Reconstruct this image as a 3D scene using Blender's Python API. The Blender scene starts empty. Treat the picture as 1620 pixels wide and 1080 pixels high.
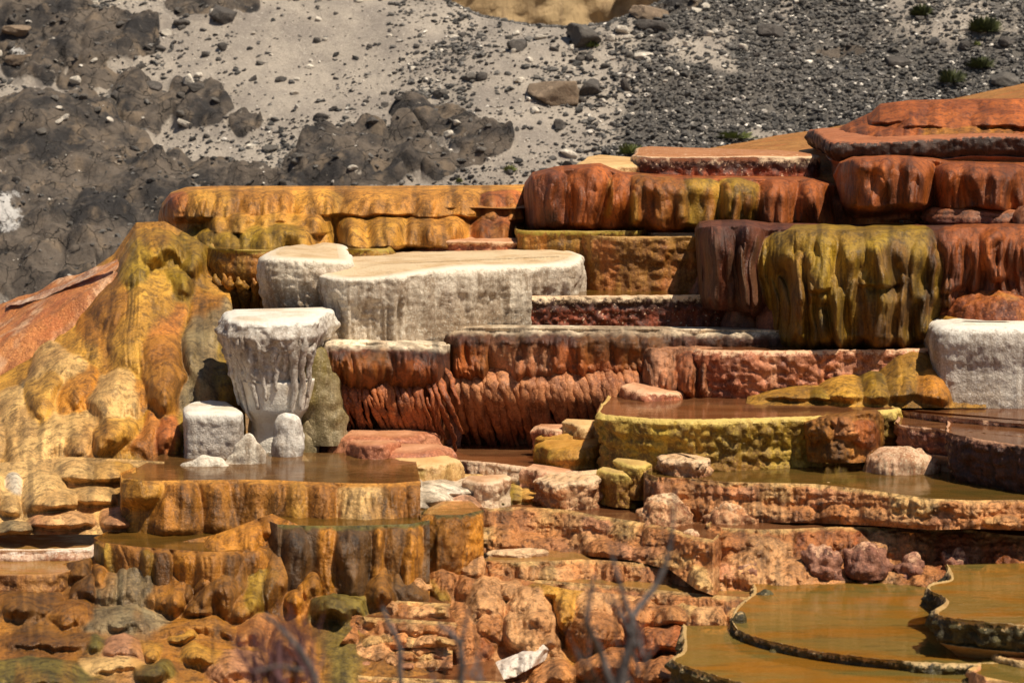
import bpy, math, random
import numpy as np
from mathutils import Vector

# ------------------------------------------------------------------ camera
F = 4500.0; CXP = 810.0; CYP = 540.0; YH = 120.0; H = 5.0
TH = math.atan((CYP - YH) / F)
sc = bpy.context.scene
cam_d = bpy.data.cameras.new("camera"); cam = bpy.data.objects.new("camera", cam_d)
sc.collection.objects.link(cam); sc.camera = cam
cam.location = (0, 0, H); cam.rotation_euler = (math.pi / 2 - TH, 0, 0)
cam_d.sensor_width = 36.0; cam_d.lens = 36.0 * F / 1620.0
cam_d.clip_start = 0.1; cam_d.clip_end = 2000
cam_d.dof.use_dof = True; cam_d.dof.focus_distance = 23.5; cam_d.dof.aperture_fstop = 3.2

# ------------------------------------------------------------------ world, sun, exposure
SUN_EL = math.radians(61); SUN_AZ = math.radians(130)      # azimuth clockwise from +Y (view direction)
w = bpy.data.worlds.new("World"); sc.world = w; w.use_nodes = True
nt = w.node_tree; bg = nt.nodes["Background"]
sky = nt.nodes.new("ShaderNodeTexSky"); sky.sky_type = 'NISHITA'; sky.sun_disc = False
sky.sun_elevation = SUN_EL; sky.sun_rotation = SUN_AZ
nt.links.new(sky.outputs[0], bg.inputs[0]); bg.inputs[1].default_value = 0.05
sd = bpy.data.lights.new("sun", 'SUN'); sun = bpy.data.objects.new("sun", sd); sc.collection.objects.link(sun)
sd.energy = 5.0; sd.angle = math.radians(0.5); sd.color = (1.0, 0.88, 0.70)
sdir = Vector((math.sin(SUN_AZ) * math.cos(SUN_EL), math.cos(SUN_AZ) * math.cos(SUN_EL), math.sin(SUN_EL)))
sun.rotation_euler = sdir.to_track_quat('Z', 'Y').to_euler()
sc.view_settings.view_transform = 'Standard'; sc.view_settings.look = 'None'
sc.view_settings.exposure = 0.25; sc.view_settings.gamma = 1.0

rng = np.random.default_rng(7); random.seed(7)
sinT, cosT = math.sin(TH), math.cos(TH)

# ------------------------------------------------------------------ pixel <-> world helpers
def P(px, py, Y):
    cx = (px - CXP) / F; cy = (CYP - py) / F
    dy = cosT + cy * sinT; dz = -sinT + cy * cosT
    k = Y / dy
    return (cx * k, Y, H + dz * k)
def zat(py, Y): return P(CXP, py, Y)[2]
def PZ(px, py, z):
    cx = (px - CXP) / F; cy = (CYP - py) / F
    dy = cosT + cy * sinT; dz = -sinT + cy * cosT
    k = (z - H) / dz
    return (cx * k, dy * k, z)
def topix(x, y, z):
    zz = z - H
    d = y * cosT - zz * sinT
    return CXP + F * x / d, CYP - F * (y * sinT + zz * cosT) / d

# ------------------------------------------------------------------ noise
def _h(ix, iy, iz, seed):
    n = (ix.astype(np.int64) * 374761393 + iy.astype(np.int64) * 668265263 + iz.astype(np.int64) * 2147483647 + seed * 1274126177) & 0xffffffff
    n = ((n ^ (n >> 13)) * 1274126177) & 0xffffffff
    n = (n ^ (n >> 16)) & 0xffffff
    return n.astype(np.float32) / 8388607.5 - 1.0
def vn(x, y, z, seed=0):
    x = np.asarray(x, float); y = np.asarray(y, float) + 0 * x; z = np.asarray(z, float) + 0 * x
    ix = np.floor(x); iy = np.floor(y); iz = np.floor(z)
    fx = x - ix; fy = y - iy; fz = z - iz
    fx = fx * fx * (3 - 2 * fx); fy = fy * fy * (3 - 2 * fy); fz = fz * fz * (3 - 2 * fz)
    r = 0
    for a in (0, 1):
        wx = fx if a else 1 - fx
        for b in (0, 1):
            wy = fy if b else 1 - fy
            for c in (0, 1):
                wz = fz if c else 1 - fz
                r = r + _h(ix + a, iy + b, iz + c, seed) * wx * wy * wz
    return r
def fbm(x, y, z, oct=3, seed=0):
    r = 0; a = 1; t = 0
    for i in range(oct):
        r = r + a * vn(x * 2 ** i, y * 2 ** i, z * 2 ** i, seed + i); t += a; a *= .5
    return r / t
def bil(x, y, z, seed=0):            # rounded lobes with creases, 0..1
    return np.sqrt(vn(x, y, z, seed) ** 2 + .006) + .08
def sstep(a, b, x):
    t = np.clip((x - a) / (b - a), 0, 1); return t * t * (3 - 2 * t)

# ------------------------------------------------------------------ objects
C = sc.collection
def mesh_obj(name, V, Q, mat, ngons=(), attrs=None, parent=None, origin=None, smooth=True):
    V = np.asarray(V, np.float64)
    if origin is None:
        origin = np.array([(V[:, 0].min() + V[:, 0].max()) / 2, (V[:, 1].min() + V[:, 1].max()) / 2, V[:, 2].min()])
    base = np.array(origin)
    if parent is not None: off = np.array(parent.location)
    loc = base - (off if parent is not None else 0)
    me = bpy.data.meshes.new(name)
    me.vertices.add(len(V)); me.vertices.foreach_set("co", (V - base).astype(np.float32).ravel())
    Q = np.asarray(Q, np.int32).reshape(-1, Q.shape[1] if hasattr(Q, 'shape') and len(Q) else 4)
    k = Q.shape[1]
    loops = [Q.ravel()]; starts = np.arange(len(Q)) * k; tot = np.full(len(Q), k)
    n = Q.size
    for g in ngons:
        loops.append(np.asarray(g, np.int32)); starts = np.append(starts, n); tot = np.append(tot, len(g)); n += len(g)
    loops = np.concatenate(loops)
    me.loops.add(len(loops)); me.loops.foreach_set("vertex_index", loops)
    me.polygons.add(len(starts)); me.polygons.foreach_set("loop_start", starts.astype(np.int32))
    me.polygons.foreach_set("loop_total", tot.astype(np.int32))
    me.polygons.foreach_set("use_smooth", np.full(len(starts), smooth, bool))
    me.update(calc_edges=True); me.validate()
    if attrs:
        for an, av in attrs.items():
            at = me.attributes.new(an, 'FLOAT', 'POINT'); at.data.foreach_set("value", np.asarray(av, np.float32))
    if mat: me.materials.append(mat)
    o = bpy.data.objects.new(name, me); C.objects.link(o)
    if parent is not None: o.parent = parent
    o.location = loc
    return o
def tag(o, label, cat, group=None):
    o['label'] = label; o['category'] = cat
    if group: o['group'] = group
    return o
def struct(o): o['kind'] = 'structure'; return o
def gridq(nu, nv, flip=False):
    i = np.arange(nu - 1)[:, None] * nv + np.arange(nv - 1)[None, :]
    i = i.ravel()
    q = np.stack([i, i + 1, i + nv + 1, i + nv], 1)
    return q[:, ::-1] if flip else q

# ------------------------------------------------------------------ materials
def col4(c): return (c[0], c[1], c[2], 1)
class NB:
    def __init__(s, name):
        s.m = bpy.data.materials.new(name); s.m.use_nodes = True; s.t = s.m.node_tree
        s.b = s.t.nodes["Principled BSDF"]; s.geo = s.t.nodes.new("ShaderNodeNewGeometry")
    def n(s, typ, **kw):
        nd = s.t.nodes.new(typ)
        for k, v in kw.items(): setattr(nd, k, v)
        return nd
    def L(s, a, b): s.t.links.new(a, b)
    def set(s, inp, v):
        if isinstance(v, (int, float)): inp.default_value = v
        elif isinstance(v, tuple): inp.default_value = v if len(v) == len(inp.default_value) else col4(v)
        else: s.L(v, inp)
    def math(s, op, a, b=0.0, c=None, clamp=False):
        nd = s.n("ShaderNodeMath", operation=op, use_clamp=clamp); s.set(nd.inputs[0], a); s.set(nd.inputs[1], b)
        if c is not None: s.set(nd.inputs[2], c)
        return nd.outputs[0]
    def pos(s, sx=1, sy=1, sz=1, vec=None):
        nd = s.n("ShaderNodeVectorMath", operation='MULTIPLY'); s.L(vec or s.geo.outputs['Position'], nd.inputs[0])
        nd.inputs[1].default_value = (sx, sy, sz); return nd.outputs[0]
    def noise(s, vec, scale, detail=3, rough=.55, dist=0.0):
        nd = s.n("ShaderNodeTexNoise"); s.L(vec, nd.inputs['Vector']); nd.inputs['Scale'].default_value = scale
        nd.inputs['Detail'].default_value = detail; nd.inputs['Roughness'].default_value = rough
        nd.inputs['Distortion'].default_value = dist; return nd.outputs['Fac']
    def ramp(s, v, a, b):
        nd = s.n("ShaderNodeMapRange", interpolation_type='SMOOTHSTEP'); s.set(nd.inputs[0], v)
        nd.inputs[1].default_value = a; nd.inputs[2].default_value = b; return nd.outputs[0]
    def mix(s, f, a, b):
        nd = s.n("ShaderNodeMix", data_type='RGBA'); s.set(nd.inputs[0], f); s.set(nd.inputs[6], a); s.set(nd.inputs[7], b)
        return nd.outputs[2]
    def attr(s, name): nd = s.n("ShaderNodeAttribute", attribute_name=name); return nd.outputs['Fac']
    def bump(s, h, dist, strength=1.0, nrm=None):
        nd = s.n("ShaderNodeBump"); s.L(h, nd.inputs['Height']); nd.inputs['Distance'].default_value = dist
        nd.inputs['Strength'].default_value = strength
        if nrm: s.L(nrm, nd.inputs['Normal'])
        return nd.outputs[0]

def travertine(name, c1, c2, c3, rim=None, rimw=.03, band=None, bandw=.10, low=None, lowt=(.5, 1.0), streak=(.45, .62),
               speck=None, speckth=.66, accent=None, accth=(.52, .66), rough=(.35, .75), bumpd=.010, crumb=0.0, scale=1.0, top=None, tint=False):
    b = NB(name); p = b.geo.outputs['Position']
    drop = b.attr("drop"); tf = b.attr("tf")
    n1 = b.noise(p, 2.2 * scale, 4, .6, .3)
    if tint:
        ta = b.n("ShaderNodeAttribute", attribute_name='tint').outputs['Color']
        def mulc(k):
            nd = b.n("ShaderNodeMix", data_type='RGBA', blend_type='MULTIPLY'); nd.inputs[0].default_value = 1; b.L(ta, nd.inputs[6]); nd.inputs[7].default_value = (k, k * .92, k * .85, 1); return nd.outputs[2]
        c = b.mix(b.ramp(n1, .4, .62), ta, mulc(.66)); c3 = mulc(.20)
    else: c = b.mix(b.ramp(n1, .4, .62), c1, c2)
    if accent: c = b.mix(b.ramp(b.noise(b.pos(1.5, 1.5, .5), 1.8 * scale, 3, .6), *accth), c, accent)
    st = b.noise(b.pos(1, 1, .12), 16 * scale, 4, .65, .25)
    st2 = b.noise(b.pos(1, 1, .18), 5 * scale, 3, .6, .6)
    c = b.mix(b.math('MULTIPLY', b.ramp(st, *streak), .75), c, c3)
    c = b.mix(b.math('MULTIPLY', b.ramp(st2, .47, .68), .55 if tint else .85), c, c3)
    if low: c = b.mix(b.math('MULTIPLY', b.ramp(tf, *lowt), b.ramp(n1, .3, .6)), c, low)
    fine = b.noise(p, 55, 3, .7)
    c = b.mix(b.math('MULTIPLY', b.ramp(fine, .5, .72), .45), c, mulc(1.5) if tint else tuple(min(.92, x * 1.75 + .02) for x in c1))
    c = b.mix(b.math('MULTIPLY', b.ramp(fine, .5, .3), .5), c, mulc(.3) if tint else tuple(x * .45 for x in c2))
    ragged = b.noise(b.pos(1, 1, .6), 14, 4, .7)
    rd = b.math('ADD', drop, b.math('MULTIPLY', b.math('SUBTRACT', ragged, .5), .24))
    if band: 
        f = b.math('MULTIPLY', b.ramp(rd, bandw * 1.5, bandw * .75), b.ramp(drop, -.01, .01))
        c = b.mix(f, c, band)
    if rim:
        rn = b.math('ADD', drop, b.math('MULTIPLY', b.math('SUBTRACT', b.noise(p, 22, 4, .75), .5), .2))
        c = b.mix(b.ramp(rn, rimw * 1.6, rimw * .4), c, rim)
    if top:
        tn1 = b.noise(b.pos(1, 1.3, 1), 2.4, 6, .72, .2)
        topc = b.mix(b.ramp(tn1, .42, .62), top, tuple(q * k_ for q, k_ in zip(top, (.80, .72, .62))))
        c = b.mix(b.ramp(drop, .02, -.01), c, topc)
    if speck:
        sp = b.noise(p, 38, 2, .6)
        c = b.mix(b.ramp(sp, speckth, speckth + .04), c, speck)
    b.L(c, b.b.inputs['Base Color'])
    r = b.n("ShaderNodeMapRange"); b.L(b.noise(b.pos(1, 1, .3), 9, 3, .6), r.inputs[0]); r.inputs[1].default_value = .35; r.inputs[2].default_value = .65
    r.inputs[3].default_value = rough[0]; r.inputs[4].default_value = rough[1]; b.L(r.outputs[0], b.b.inputs['Roughness'])
    h = b.math('ADD', b.math('MULTIPLY', b.noise(p, 34, 4, .75), 1.0), b.math('MULTIPLY', st, .8))
    nr = b.bump(h, bumpd)
    if crumb:
        vo = b.n("ShaderNodeTexVoronoi", feature='SMOOTH_F1'); b.L(p, vo.inputs['Vector']); vo.inputs['Scale'].default_value = 17
        nr = b.bump(b.math('MULTIPLY', vo.outputs['Distance'], -1), crumb, 1, nr)
        nr = b.bump(b.noise(p, 90, 2, .6), .006, 1, nr)
    else:
        nr = b.bump(b.noise(b.pos(1, 1, .6), 120, 2, .6), .004, 1, nr)
    b.L(nr, b.b.inputs['Normal'])
    return b.m

PALE = (.80, .62, .42)
M = {}
M['gold'] = travertine("golden_travertine", (.58, .27, .045), (.40, .17, .025), (.15, .07, .012), rim=(.68, .38, .12), rimw=.0, top=(.66, .36, .13), accent=(.33, .23, .035))
M['goldred'] = travertine("golden_red_travertine", (.62, .27, .05), (.44, .12, .03), (.24, .08, .018), rim=(.75, .42, .16), top=(.75, .45, .2), accent=(.40, .10, .04))
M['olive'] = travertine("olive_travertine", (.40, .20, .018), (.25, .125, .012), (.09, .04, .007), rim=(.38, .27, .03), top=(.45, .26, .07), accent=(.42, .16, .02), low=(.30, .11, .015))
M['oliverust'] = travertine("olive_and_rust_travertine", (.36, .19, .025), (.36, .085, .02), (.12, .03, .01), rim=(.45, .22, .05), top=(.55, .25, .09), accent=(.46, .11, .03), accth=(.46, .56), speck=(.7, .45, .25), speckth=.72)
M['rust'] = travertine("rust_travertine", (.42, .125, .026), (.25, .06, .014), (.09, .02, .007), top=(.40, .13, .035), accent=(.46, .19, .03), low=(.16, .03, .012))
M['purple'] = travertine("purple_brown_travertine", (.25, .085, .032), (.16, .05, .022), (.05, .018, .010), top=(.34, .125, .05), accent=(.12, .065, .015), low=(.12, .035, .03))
M['darkledge'] = travertine("dark_fluted_travertine", (.065, .028, .016), (.035, .016, .010), (.02, .01, .006), rim=(.36, .12, .05), rimw=.012, top=(.42, .15, .06), accent=(.10, .035, .014))
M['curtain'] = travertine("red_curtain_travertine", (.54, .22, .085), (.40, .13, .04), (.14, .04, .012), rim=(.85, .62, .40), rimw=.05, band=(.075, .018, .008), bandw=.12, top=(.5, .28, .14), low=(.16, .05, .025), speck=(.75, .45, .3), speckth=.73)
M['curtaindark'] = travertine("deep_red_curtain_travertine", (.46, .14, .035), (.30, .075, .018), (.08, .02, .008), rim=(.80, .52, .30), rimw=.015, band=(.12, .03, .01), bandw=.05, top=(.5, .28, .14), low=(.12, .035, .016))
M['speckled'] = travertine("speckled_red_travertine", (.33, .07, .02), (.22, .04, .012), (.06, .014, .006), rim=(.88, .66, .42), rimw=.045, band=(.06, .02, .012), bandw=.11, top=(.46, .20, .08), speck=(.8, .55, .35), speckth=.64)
M['pinkrust'] = travertine("pink_rust_travertine", (.52, .20, .09), (.42, .11, .04), (.15, .035, .012), rim=(.78, .48, .28), rimw=.03, top=(.62, .32, .17), accent=(.68, .36, .2))
M['white'] = travertine("white_travertine", (.66, .57, .45), (.54, .44, .34), (.26, .18, .11), rim=(.78, .70, .57), rimw=.05, top=(.66, .50, .31), low=(.30, .21, .13), streak=(.47, .64), lowt=(.35, .9), rough=(.6, .95), bumpd=.014)
M['whitegrey'] = travertine("pale_grey_travertine", (.62, .57, .50), (.50, .44, .38), (.26, .20, .15), rim=(.78, .74, .66), rimw=.05, top=(.78, .73, .64), low=(.36, .28, .21), streak=(.47, .64), rough=(.6, .95), bumpd=.012)
M['flankgold'] = travertine("flowing_amber_travertine", (.66, .33, .085), (.56, .22, .05), (.34, .13, .03), top=(.68, .36, .11), accent=(.42, .25, .05), streak=(.5, .7), bumpd=.008)
M['flankorange'] = travertine("flowing_orange_travertine", (.62, .24, .07), (.52, .16, .045), (.30, .10, .03), top=(.65, .28, .09), accent=(.70, .42, .24), streak=(.48, .66), bumpd=.022)
M['flankbrown'] = travertine("flowing_brown_travertine", (.42, .17, .05), (.30, .12, .03), (.18, .06, .018), top=(.5, .23, .07), accent=(.26, .15, .03), bumpd=.009)
M['flankgrey'] = travertine("grey_olive_travertine", (.34, .27, .16), (.26, .19, .08), (.16, .12, .05), top=(.36, .26, .13), accent=(.2, .15, .03), speck=(.75, .65, .45), speckth=.72)
M['tan'] = travertine("tan_travertine", (.66, .42, .18), (.56, .32, .11), (.34, .17, .05), rim=(.72, .48, .22), top=(.72, .46, .2), accent=(.42, .27, .07), bumpd=.012)
M['brown'] = travertine("brown_gold_travertine", (.45, .21, .05), (.32, .12, .022), (.11, .04, .01), rim=(.52, .28, .09), rimw=.0, top=(.48, .25, .09), accent=(.24, .12, .02), low=(.22, .07, .014), bumpd=.013)
M['browndark'] = travertine("dark_brown_travertine", (.34, .14, .03), (.20, .075, .016), (.06, .025, .008), top=(.42, .19, .06), accent=(.15, .085, .015), low=(.10, .045, .01), bumpd=.014)
M['amberdark'] = travertine("dark_amber_travertine", (.46, .17, .015), (.20, .07, .009), (.035, .016, .005), rim=(.08, .06, .012), rimw=.06, top=(.4, .28, .08), accent=(.07, .045, .008), accth=(.44, .54), rough=(.2, .6), bumpd=.016)
M['greengold'] = travertine("green_gold_travertine", (.50, .33, .04), (.36, .20, .02), (.14, .07, .01), rim=(.66, .48, .12), rimw=.04, top=(.62, .42, .14), accent=(.25, .17, .015), low=(.26, .11, .015), bumpd=.014)
M['mustard'] = travertine("mustard_travertine", (.52, .26, .035), (.42, .19, .022), (.20, .10, .012), top=(.55, .28, .05), accent=(.27, .17, .015), accth=(.55, .65), bumpd=.008)
M['peach'] = travertine("peach_crumbly_travertine", (.76, .43, .22), (.60, .27, .11), (.22, .065, .02), rim=(.86, .60, .36), rimw=.04, top=(.84, .56, .32), accent=(.55, .20, .06), streak=(.5, .64), low=(.42, .15, .05), bumpd=.022, crumb=.05, rough=(.45, .85))
M['peachdark'] = travertine("dark_peach_crumbly_travertine", (.62, .31, .15), (.46, .17, .065), (.14, .035, .012), rim=(.86, .60, .36), rimw=.035, top=(.80, .5, .28), accent=(.42, .12, .03), streak=(.46, .6), low=(.20, .05, .015), bumpd=.022, crumb=.05, rough=(.4, .8))
M['pinkfan'] = travertine("pink_fluted_travertine", (.74, .52, .34), (.60, .34, .20), (.36, .16, .07), rim=(.80, .58, .38), rimw=.02, top=(.7, .42, .24), low=(.62, .46, .30), bumpd=.012)
M['redslab'] = travertine("red_brown_slab_travertine", (.52, .22, .11), (.42, .14, .06), (.25, .08, .035), top=(.56, .27, .14), bumpd=.008)
M['mauve'] = travertine("mauve_brown_travertine", (.38, .17, .10), (.26, .10, .055), (.08, .025, .015), rim=(.66, .38, .22), rimw=.03, top=(.58, .32, .18), accent=(.18, .05, .025), low=(.12, .035, .02), bumpd=.018, crumb=.02)
M['blackred'] = travertine("near_black_red_travertine", (.13, .045, .022), (.07, .022, .012), (.022, .009, .006), rim=(.5, .26, .15), rimw=.02, top=(.55, .3, .17), low=(.02, .008, .005), bumpd=.016)  # near-black red, darker still towards the bottom
M['greendark'] = travertine("dark_green_rim_travertine", (.10, .08, .02), (.06, .045, .012), (.022, .016, .006), rim=(.60, .42, .20), rimw=.02, top=(.50, .32, .12), low=(.02, .012, .005), bumpd=.016)
M['whitered'] = travertine("white_to_rust_rim_travertine", (.70, .50, .36), (.5, .22, .10), (.30, .12, .06), rim=(.82, .70, .58), rimw=.03, top=(.6, .35, .16), bumpd=.012)

def water_mat(name, c1, c2, c3, rough=.06, wob=.002, sc_=1.0):
    b = NB(name)
    n = b.noise(b.pos(.8, 2.4, 1), 1.6 * sc_, 4, .6, .4); n2 = b.noise(b.pos(1, 4, 1), 5 * sc_, 3, .6, .3)
    c = b.mix(b.ramp(n, .42, .6), c1, c2); c = b.mix(b.math('MULTIPLY', b.ramp(n2, .52, .7), .6), c, c3)
    b.L(c, b.b.inputs['Base Color']); b.b.inputs['Roughness'].default_value = rough; b.b.inputs['IOR'].default_value = 1.33
    h = b.math('ADD', b.noise(b.pos(1, 2.2, 1), 7, 2, .5), b.math('MULTIPLY', b.noise(b.pos(1, 2, 1), 25, 2, .5), .25))
    b.L(b.bump(h, wob), b.b.inputs['Normal'])
    tr = b.n("ShaderNodeBsdfTransparent"); tr.inputs[0].default_value = col4(tuple(min(1, q ** .45 * 1.15) for q in c2))
    fr = b.n("ShaderNodeLayerWeight"); fr.inputs['Blend'].default_value = .25
    mx = b.n("ShaderNodeMixShader"); b.L(b.math('MULTIPLY', b.math('SUBTRACT', 1.0, fr.outputs['Fresnel']), .55), mx.inputs[0])
    b.L(b.b.outputs[0], mx.inputs[1]); b.L(tr.outputs[0], mx.inputs[2])
    b.L(mx.outputs[0], b.t.nodes['Material Output'].inputs['Surface']); return b.m
M['flow'] = travertine("mineral_stained_flowstone", (.60, .30, .08), (.40, .17, .04), (.2, .1, .02), streak=(.46, .64), bumpd=.013, tint=True)
M['crumbflow'] = travertine("crumbly_mineral_crust", (.60, .30, .12), (.40, .17, .06), (.2, .06, .02), streak=(.5, .66), bumpd=.022, crumb=.05, tint=True)
M['curtainwall'] = travertine("red_curtain_wall_travertine", (.50, .19, .065), (.36, .105, .03), (.12, .03, .01), rim=(.88, .66, .42), rimw=.05, band=(.075, .018, .008), bandw=.12, top=(.5, .28, .14), low=(.035, .014, .008), lowt=(.22, .42), speck=(.75, .45, .3), speckth=.73)  # low colour paints the wall's lower part dark, as shade behind drips
W = {'brown': water_mat("brown_pool_water", (.15, .075, .025), (.22, .11, .035), (.08, .045, .015)),
     'red': water_mat("reddish_pool_water", (.19, .075, .03), (.27, .12, .05), (.12, .045, .02)),
     'olive': water_mat("olive_pool_water", (.14, .09, .02), (.20, .105, .025), (.08, .06, .015)),
     'green': water_mat("green_ochre_pool_water", (.25, .18, .045), (.36, .16, .02), (.11, .105, .03), sc_=.7),
     'dark': water_mat("dark_amber_pool_water", (.14, .075, .015), (.22, .11, .02), (.06, .04, .01)),
     'amber': water_mat("amber_pool_water", (.45, .25, .07), (.5, .24, .08), (.3, .18, .04))}

# ------------------------------------------------------------------ travertine builders
PROF = {   # (fraction of the drop, outward offset as a multiple of amp)
 'cliff': [(0, 0), (.3, .15), (.7, .05), (1, .1)],
 'bowl': [(0, 0), (.15, .18), (.35, .12), (.6, -.35), (.85, -.9), (1, -1.1)],
 'block': [(0, 0), (.12, .12), (.3, .02), (.5, -.15), (.75, -.05), (1, .1)],
 'lobe': [(0, 0), (.2, .3), (.5, .5), (.8, .35), (1, 0)],
 'drape': [(0, 0), (.2, .15), (.5, .45), (.8, .85), (1, 1.2)],
 'steps': [(0, 0), (.16, .03), (.2, .16), (.4, .2), (.45, .42), (.62, .46), (.68, .7), (.86, .74), (.92, .95), (1, 1)],
 'bulge': [(0, 0), (.15, .35), (.35, .3), (.55, 0), (.8, -.35), (1, -.45)],
 'curtain': [(0, 0), (.08, .06), (.2, .12), (.3, .05), (.42, -.30), (.65, -.62), (1, -.8)],
 'pillar': [(0, 0), (.08, .15), (.3, -.25), (.5, -.4), (.62, -.55), (.74, -1.0), (.8, -.85), (.92, -.9), (1, -.5)],
 'under': [(0, 0), (.2, .1), (.5, -.3), (.75, -.75), (1, -.8)],
}
def resample(pts, ds):
    pts = np.asarray(pts, float)
    d = np.r_[0, np.cumsum(np.linalg.norm(np.diff(pts[:, :2], axis=0), axis=1))]
    n = max(8, int(d[-1] / ds) + 1); s = np.linspace(0, d[-1], n)
    return np.stack([np.interp(s, d, pts[:, k]) for k in range(3)], 1), s
def chaikin(p, it=2):
    p = np.asarray(p, float)
    for _ in range(it):
        q = np.empty((2 * (len(p) - 1) + 2, 3)); q[0] = p[0]; q[-1] = p[-1]
        q[1:-1:2] = .75 * p[:-1] + .25 * p[1:]; q[2:-1:2] = .25 * p[:-1] + .75 * p[1:]
        p = q
    return p
SEED = [10]
def smooth1(a, k):
    if k < 2: return a
    ker = np.hanning(k + 2)[1:-1]; ker /= ker.sum()
    pad = k // 2
    out = np.empty_like(a)
    for i in range(a.shape[1]):
        out[:, i] = np.convolve(np.pad(a[:, i], (pad, k - 1 - pad), mode='edge'), ker, mode='valid')
    return out
info = {}
def terrace(label, Y0, py0, pts, base, mat, prof='cliff', amp=.15, r=.05, mode='d', depth=2.0, side=(.8, .8), water=None,
            top=None, lob=(1.2, .10), flute=(7, .03, .0), lump=(9, .02), ds=.014, slant=0.0, rimn=.006, name='travertine_terrace',
            cat='travertine terrace', key=None, wl=.012, dense=None, parts=None, group=None, swing=.15, skirt=.12, lean=0.0, rx=None, inn=(.10, .05)):
    SEED[0] += 7; sd_ = SEED[0]
    z0 = zat(py0, Y0)
    if mode == 'd': w3 = [(P(px, 540, Y0 + dy)[0], Y0 + dy, z0) for px, dy in pts]
    elif mode == 'p': w3 = [PZ(px, py, z0) for px, py in pts]
    else: w3 = [P(px, py, Y) for px, py, Y in pts]
    w3 = [list(map(float, q)) for q in w3]
    # fix x for mode d (pitch term)
    if mode == 'd':
        for q, (px, dy) in zip(w3, pts):
            d = q[1] * cosT - (z0 - H) * sinT; q[0] = (px - CXP) / F * d
    zb = zat(base, Y0); Hh = max(.05, z0 - zb)
    L, R = w3[0], w3[-1]
    pre = []; post = []
    yb = max(q[1] for q in w3) + depth
    if side[0]: pre = [[L[0] + swing * 1.0, yb + side[0], L[2]], [L[0] + swing * .25, L[1] + side[0], L[2]], [L[0] - .01, L[1] + .3 * side[0], L[2]]]
    if side[1]: post = [[R[0] + .01, R[1] + .3 * side[1], R[2]], [R[0] - swing * .25, R[1] + side[1], R[2]], [R[0] - swing, yb + side[1], R[2]]]
    path = chaikin(pre + w3 + post, 2)
    path, s = resample(path, ds)
    sm = smooth1(path, 9); path = sm
    tan = np.gradient(path[:, :2], axis=0); tan /= np.linalg.norm(tan, axis=1)[:, None] + 1e-9
    nor = np.stack([tan[:, 1], -tan[:, 0]], 1)
    nor = smooth1(nor, max(3, int(.25 / ds))); nor /= np.linalg.norm(nor, axis=1)[:, None] + 1e-9
    # profile
    r = min(r, Hh * .45)
    if rx is None: rx = r if water else min(2.2 * r, .30)
    op = []; 
    if water:
        rx = r; op += [(-.16 - r, -.07), (-.05 - r, -.035), (-r * .9, -.004)]
    else:
        op += [(-inn[0] - rx, .012), (-inn[1] - rx, .008)]
    for a in np.linspace(0, math.pi / 2, 7): op.append((-rx + rx * math.sin(a), -r + r * math.cos(a)))
    pt = np.array(PROF[prof]); tt = np.linspace(0, 1, 14)[1:]
    for t in tt: op.append((np.interp(t, pt[:, 0], pt[:, 1]) * amp, -r - (Hh - r) * t))
    op.append((op[-1][0], op[-1][1] - skirt))
    op = np.array(op); 
    dd = np.r_[0, np.cumsum(np.hypot(*np.diff(op, axis=0).T))]
    m = max(10, int(dd[-1] / ds)); q = np.linspace(0, dd[-1], m)
    o_ = np.interp(q, dd, op[:, 0]); h_ = np.interp(q, dd, op[:, 1])
    k = np.ones(3) / 3
    o_[1:-1] = np.convolve(o_, k, 'valid'); h_[1:-1] = np.convolve(h_, k, 'valid')
    go = np.gradient(o_); gh = np.gradient(h_); ln = np.hypot(go, gh) + 1e-9
    no, nz = -gh / ln, go / ln
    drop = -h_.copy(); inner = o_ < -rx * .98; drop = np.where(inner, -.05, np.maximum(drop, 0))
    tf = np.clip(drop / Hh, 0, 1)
    S, T = np.meshgrid(s, tf, indexing='ij'); _, D = np.meshgrid(s, drop, indexing='ij')
    x = path[:, 0][:, None] + nor[:, 0][:, None] * o_[None, :]
    y = path[:, 1][:, None] + nor[:, 1][:, None] * o_[None, :]
    z = path[:, 2][:, None] + h_[None, :]
    x = x + lean * np.maximum(drop, 0)[None, :]
    ed = np.where(inner, 0, 1)[None, :] * np.ones_like(x)
    wallw = sstep(-.02, .06, D) if not water else sstep(-.02, .10, D) * .85 + .15 * (D > 0)
    Sl = S + slant * D
    g = 0
    g = g + lob[1] * ((bil(Sl * lob[0], D * .5, 0.3, sd_) - .55) * 1.3) * (ed * .35 + .65 * wallw)
    g = g + lob[1] * .5 * (bil(Sl * lob[0] * 2.3, D * 1.5, 1.3, sd_ + 1) - .5) * wallw
    fl = sstep(flute[2], flute[2] + .35, T)
    g = g + flute[1] * (bil(Sl * flute[0], D * 1.2, 2.3, sd_ + 2) - .5) * fl * 1.5
    g = g + flute[1] * .5 * (bil(Sl * flute[0] * 2.2, D * 2.5, 5.3, sd_ + 3) - .5) * fl
    lf, la = lump
    g3 = la * (bil(x * lf, y * lf, z * lf, sd_ + 4) - .5) * 1.6 + la * .6 * (bil(x * lf * 2.1, y * lf * 2.1, z * lf * 2.1, sd_ + 5) - .5) * 1.6 + la * .3 * vn(x * lf * 5, y * lf * 5, z * lf * 5, sd_ + 6)
    g3 = g3 * (wallw * .85 + .15)
    dn = g + g3
    x = x + nor[:, 0][:, None] * no[None, :] * dn; y = y + nor[:, 1][:, None] * no[None, :] * dn
    z = z + np.where(inner[None, :] & bool(water), 0, nz[None, :] * np.abs(g3) * .6)
    rn = rimn * fbm(s * 3, 0 * s, 0 * s, 3, sd_ + 9)
    if not water: rn = rn + .035 * vn(s * .9, 0 * s, 0 * s, sd_ + 13)
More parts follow.
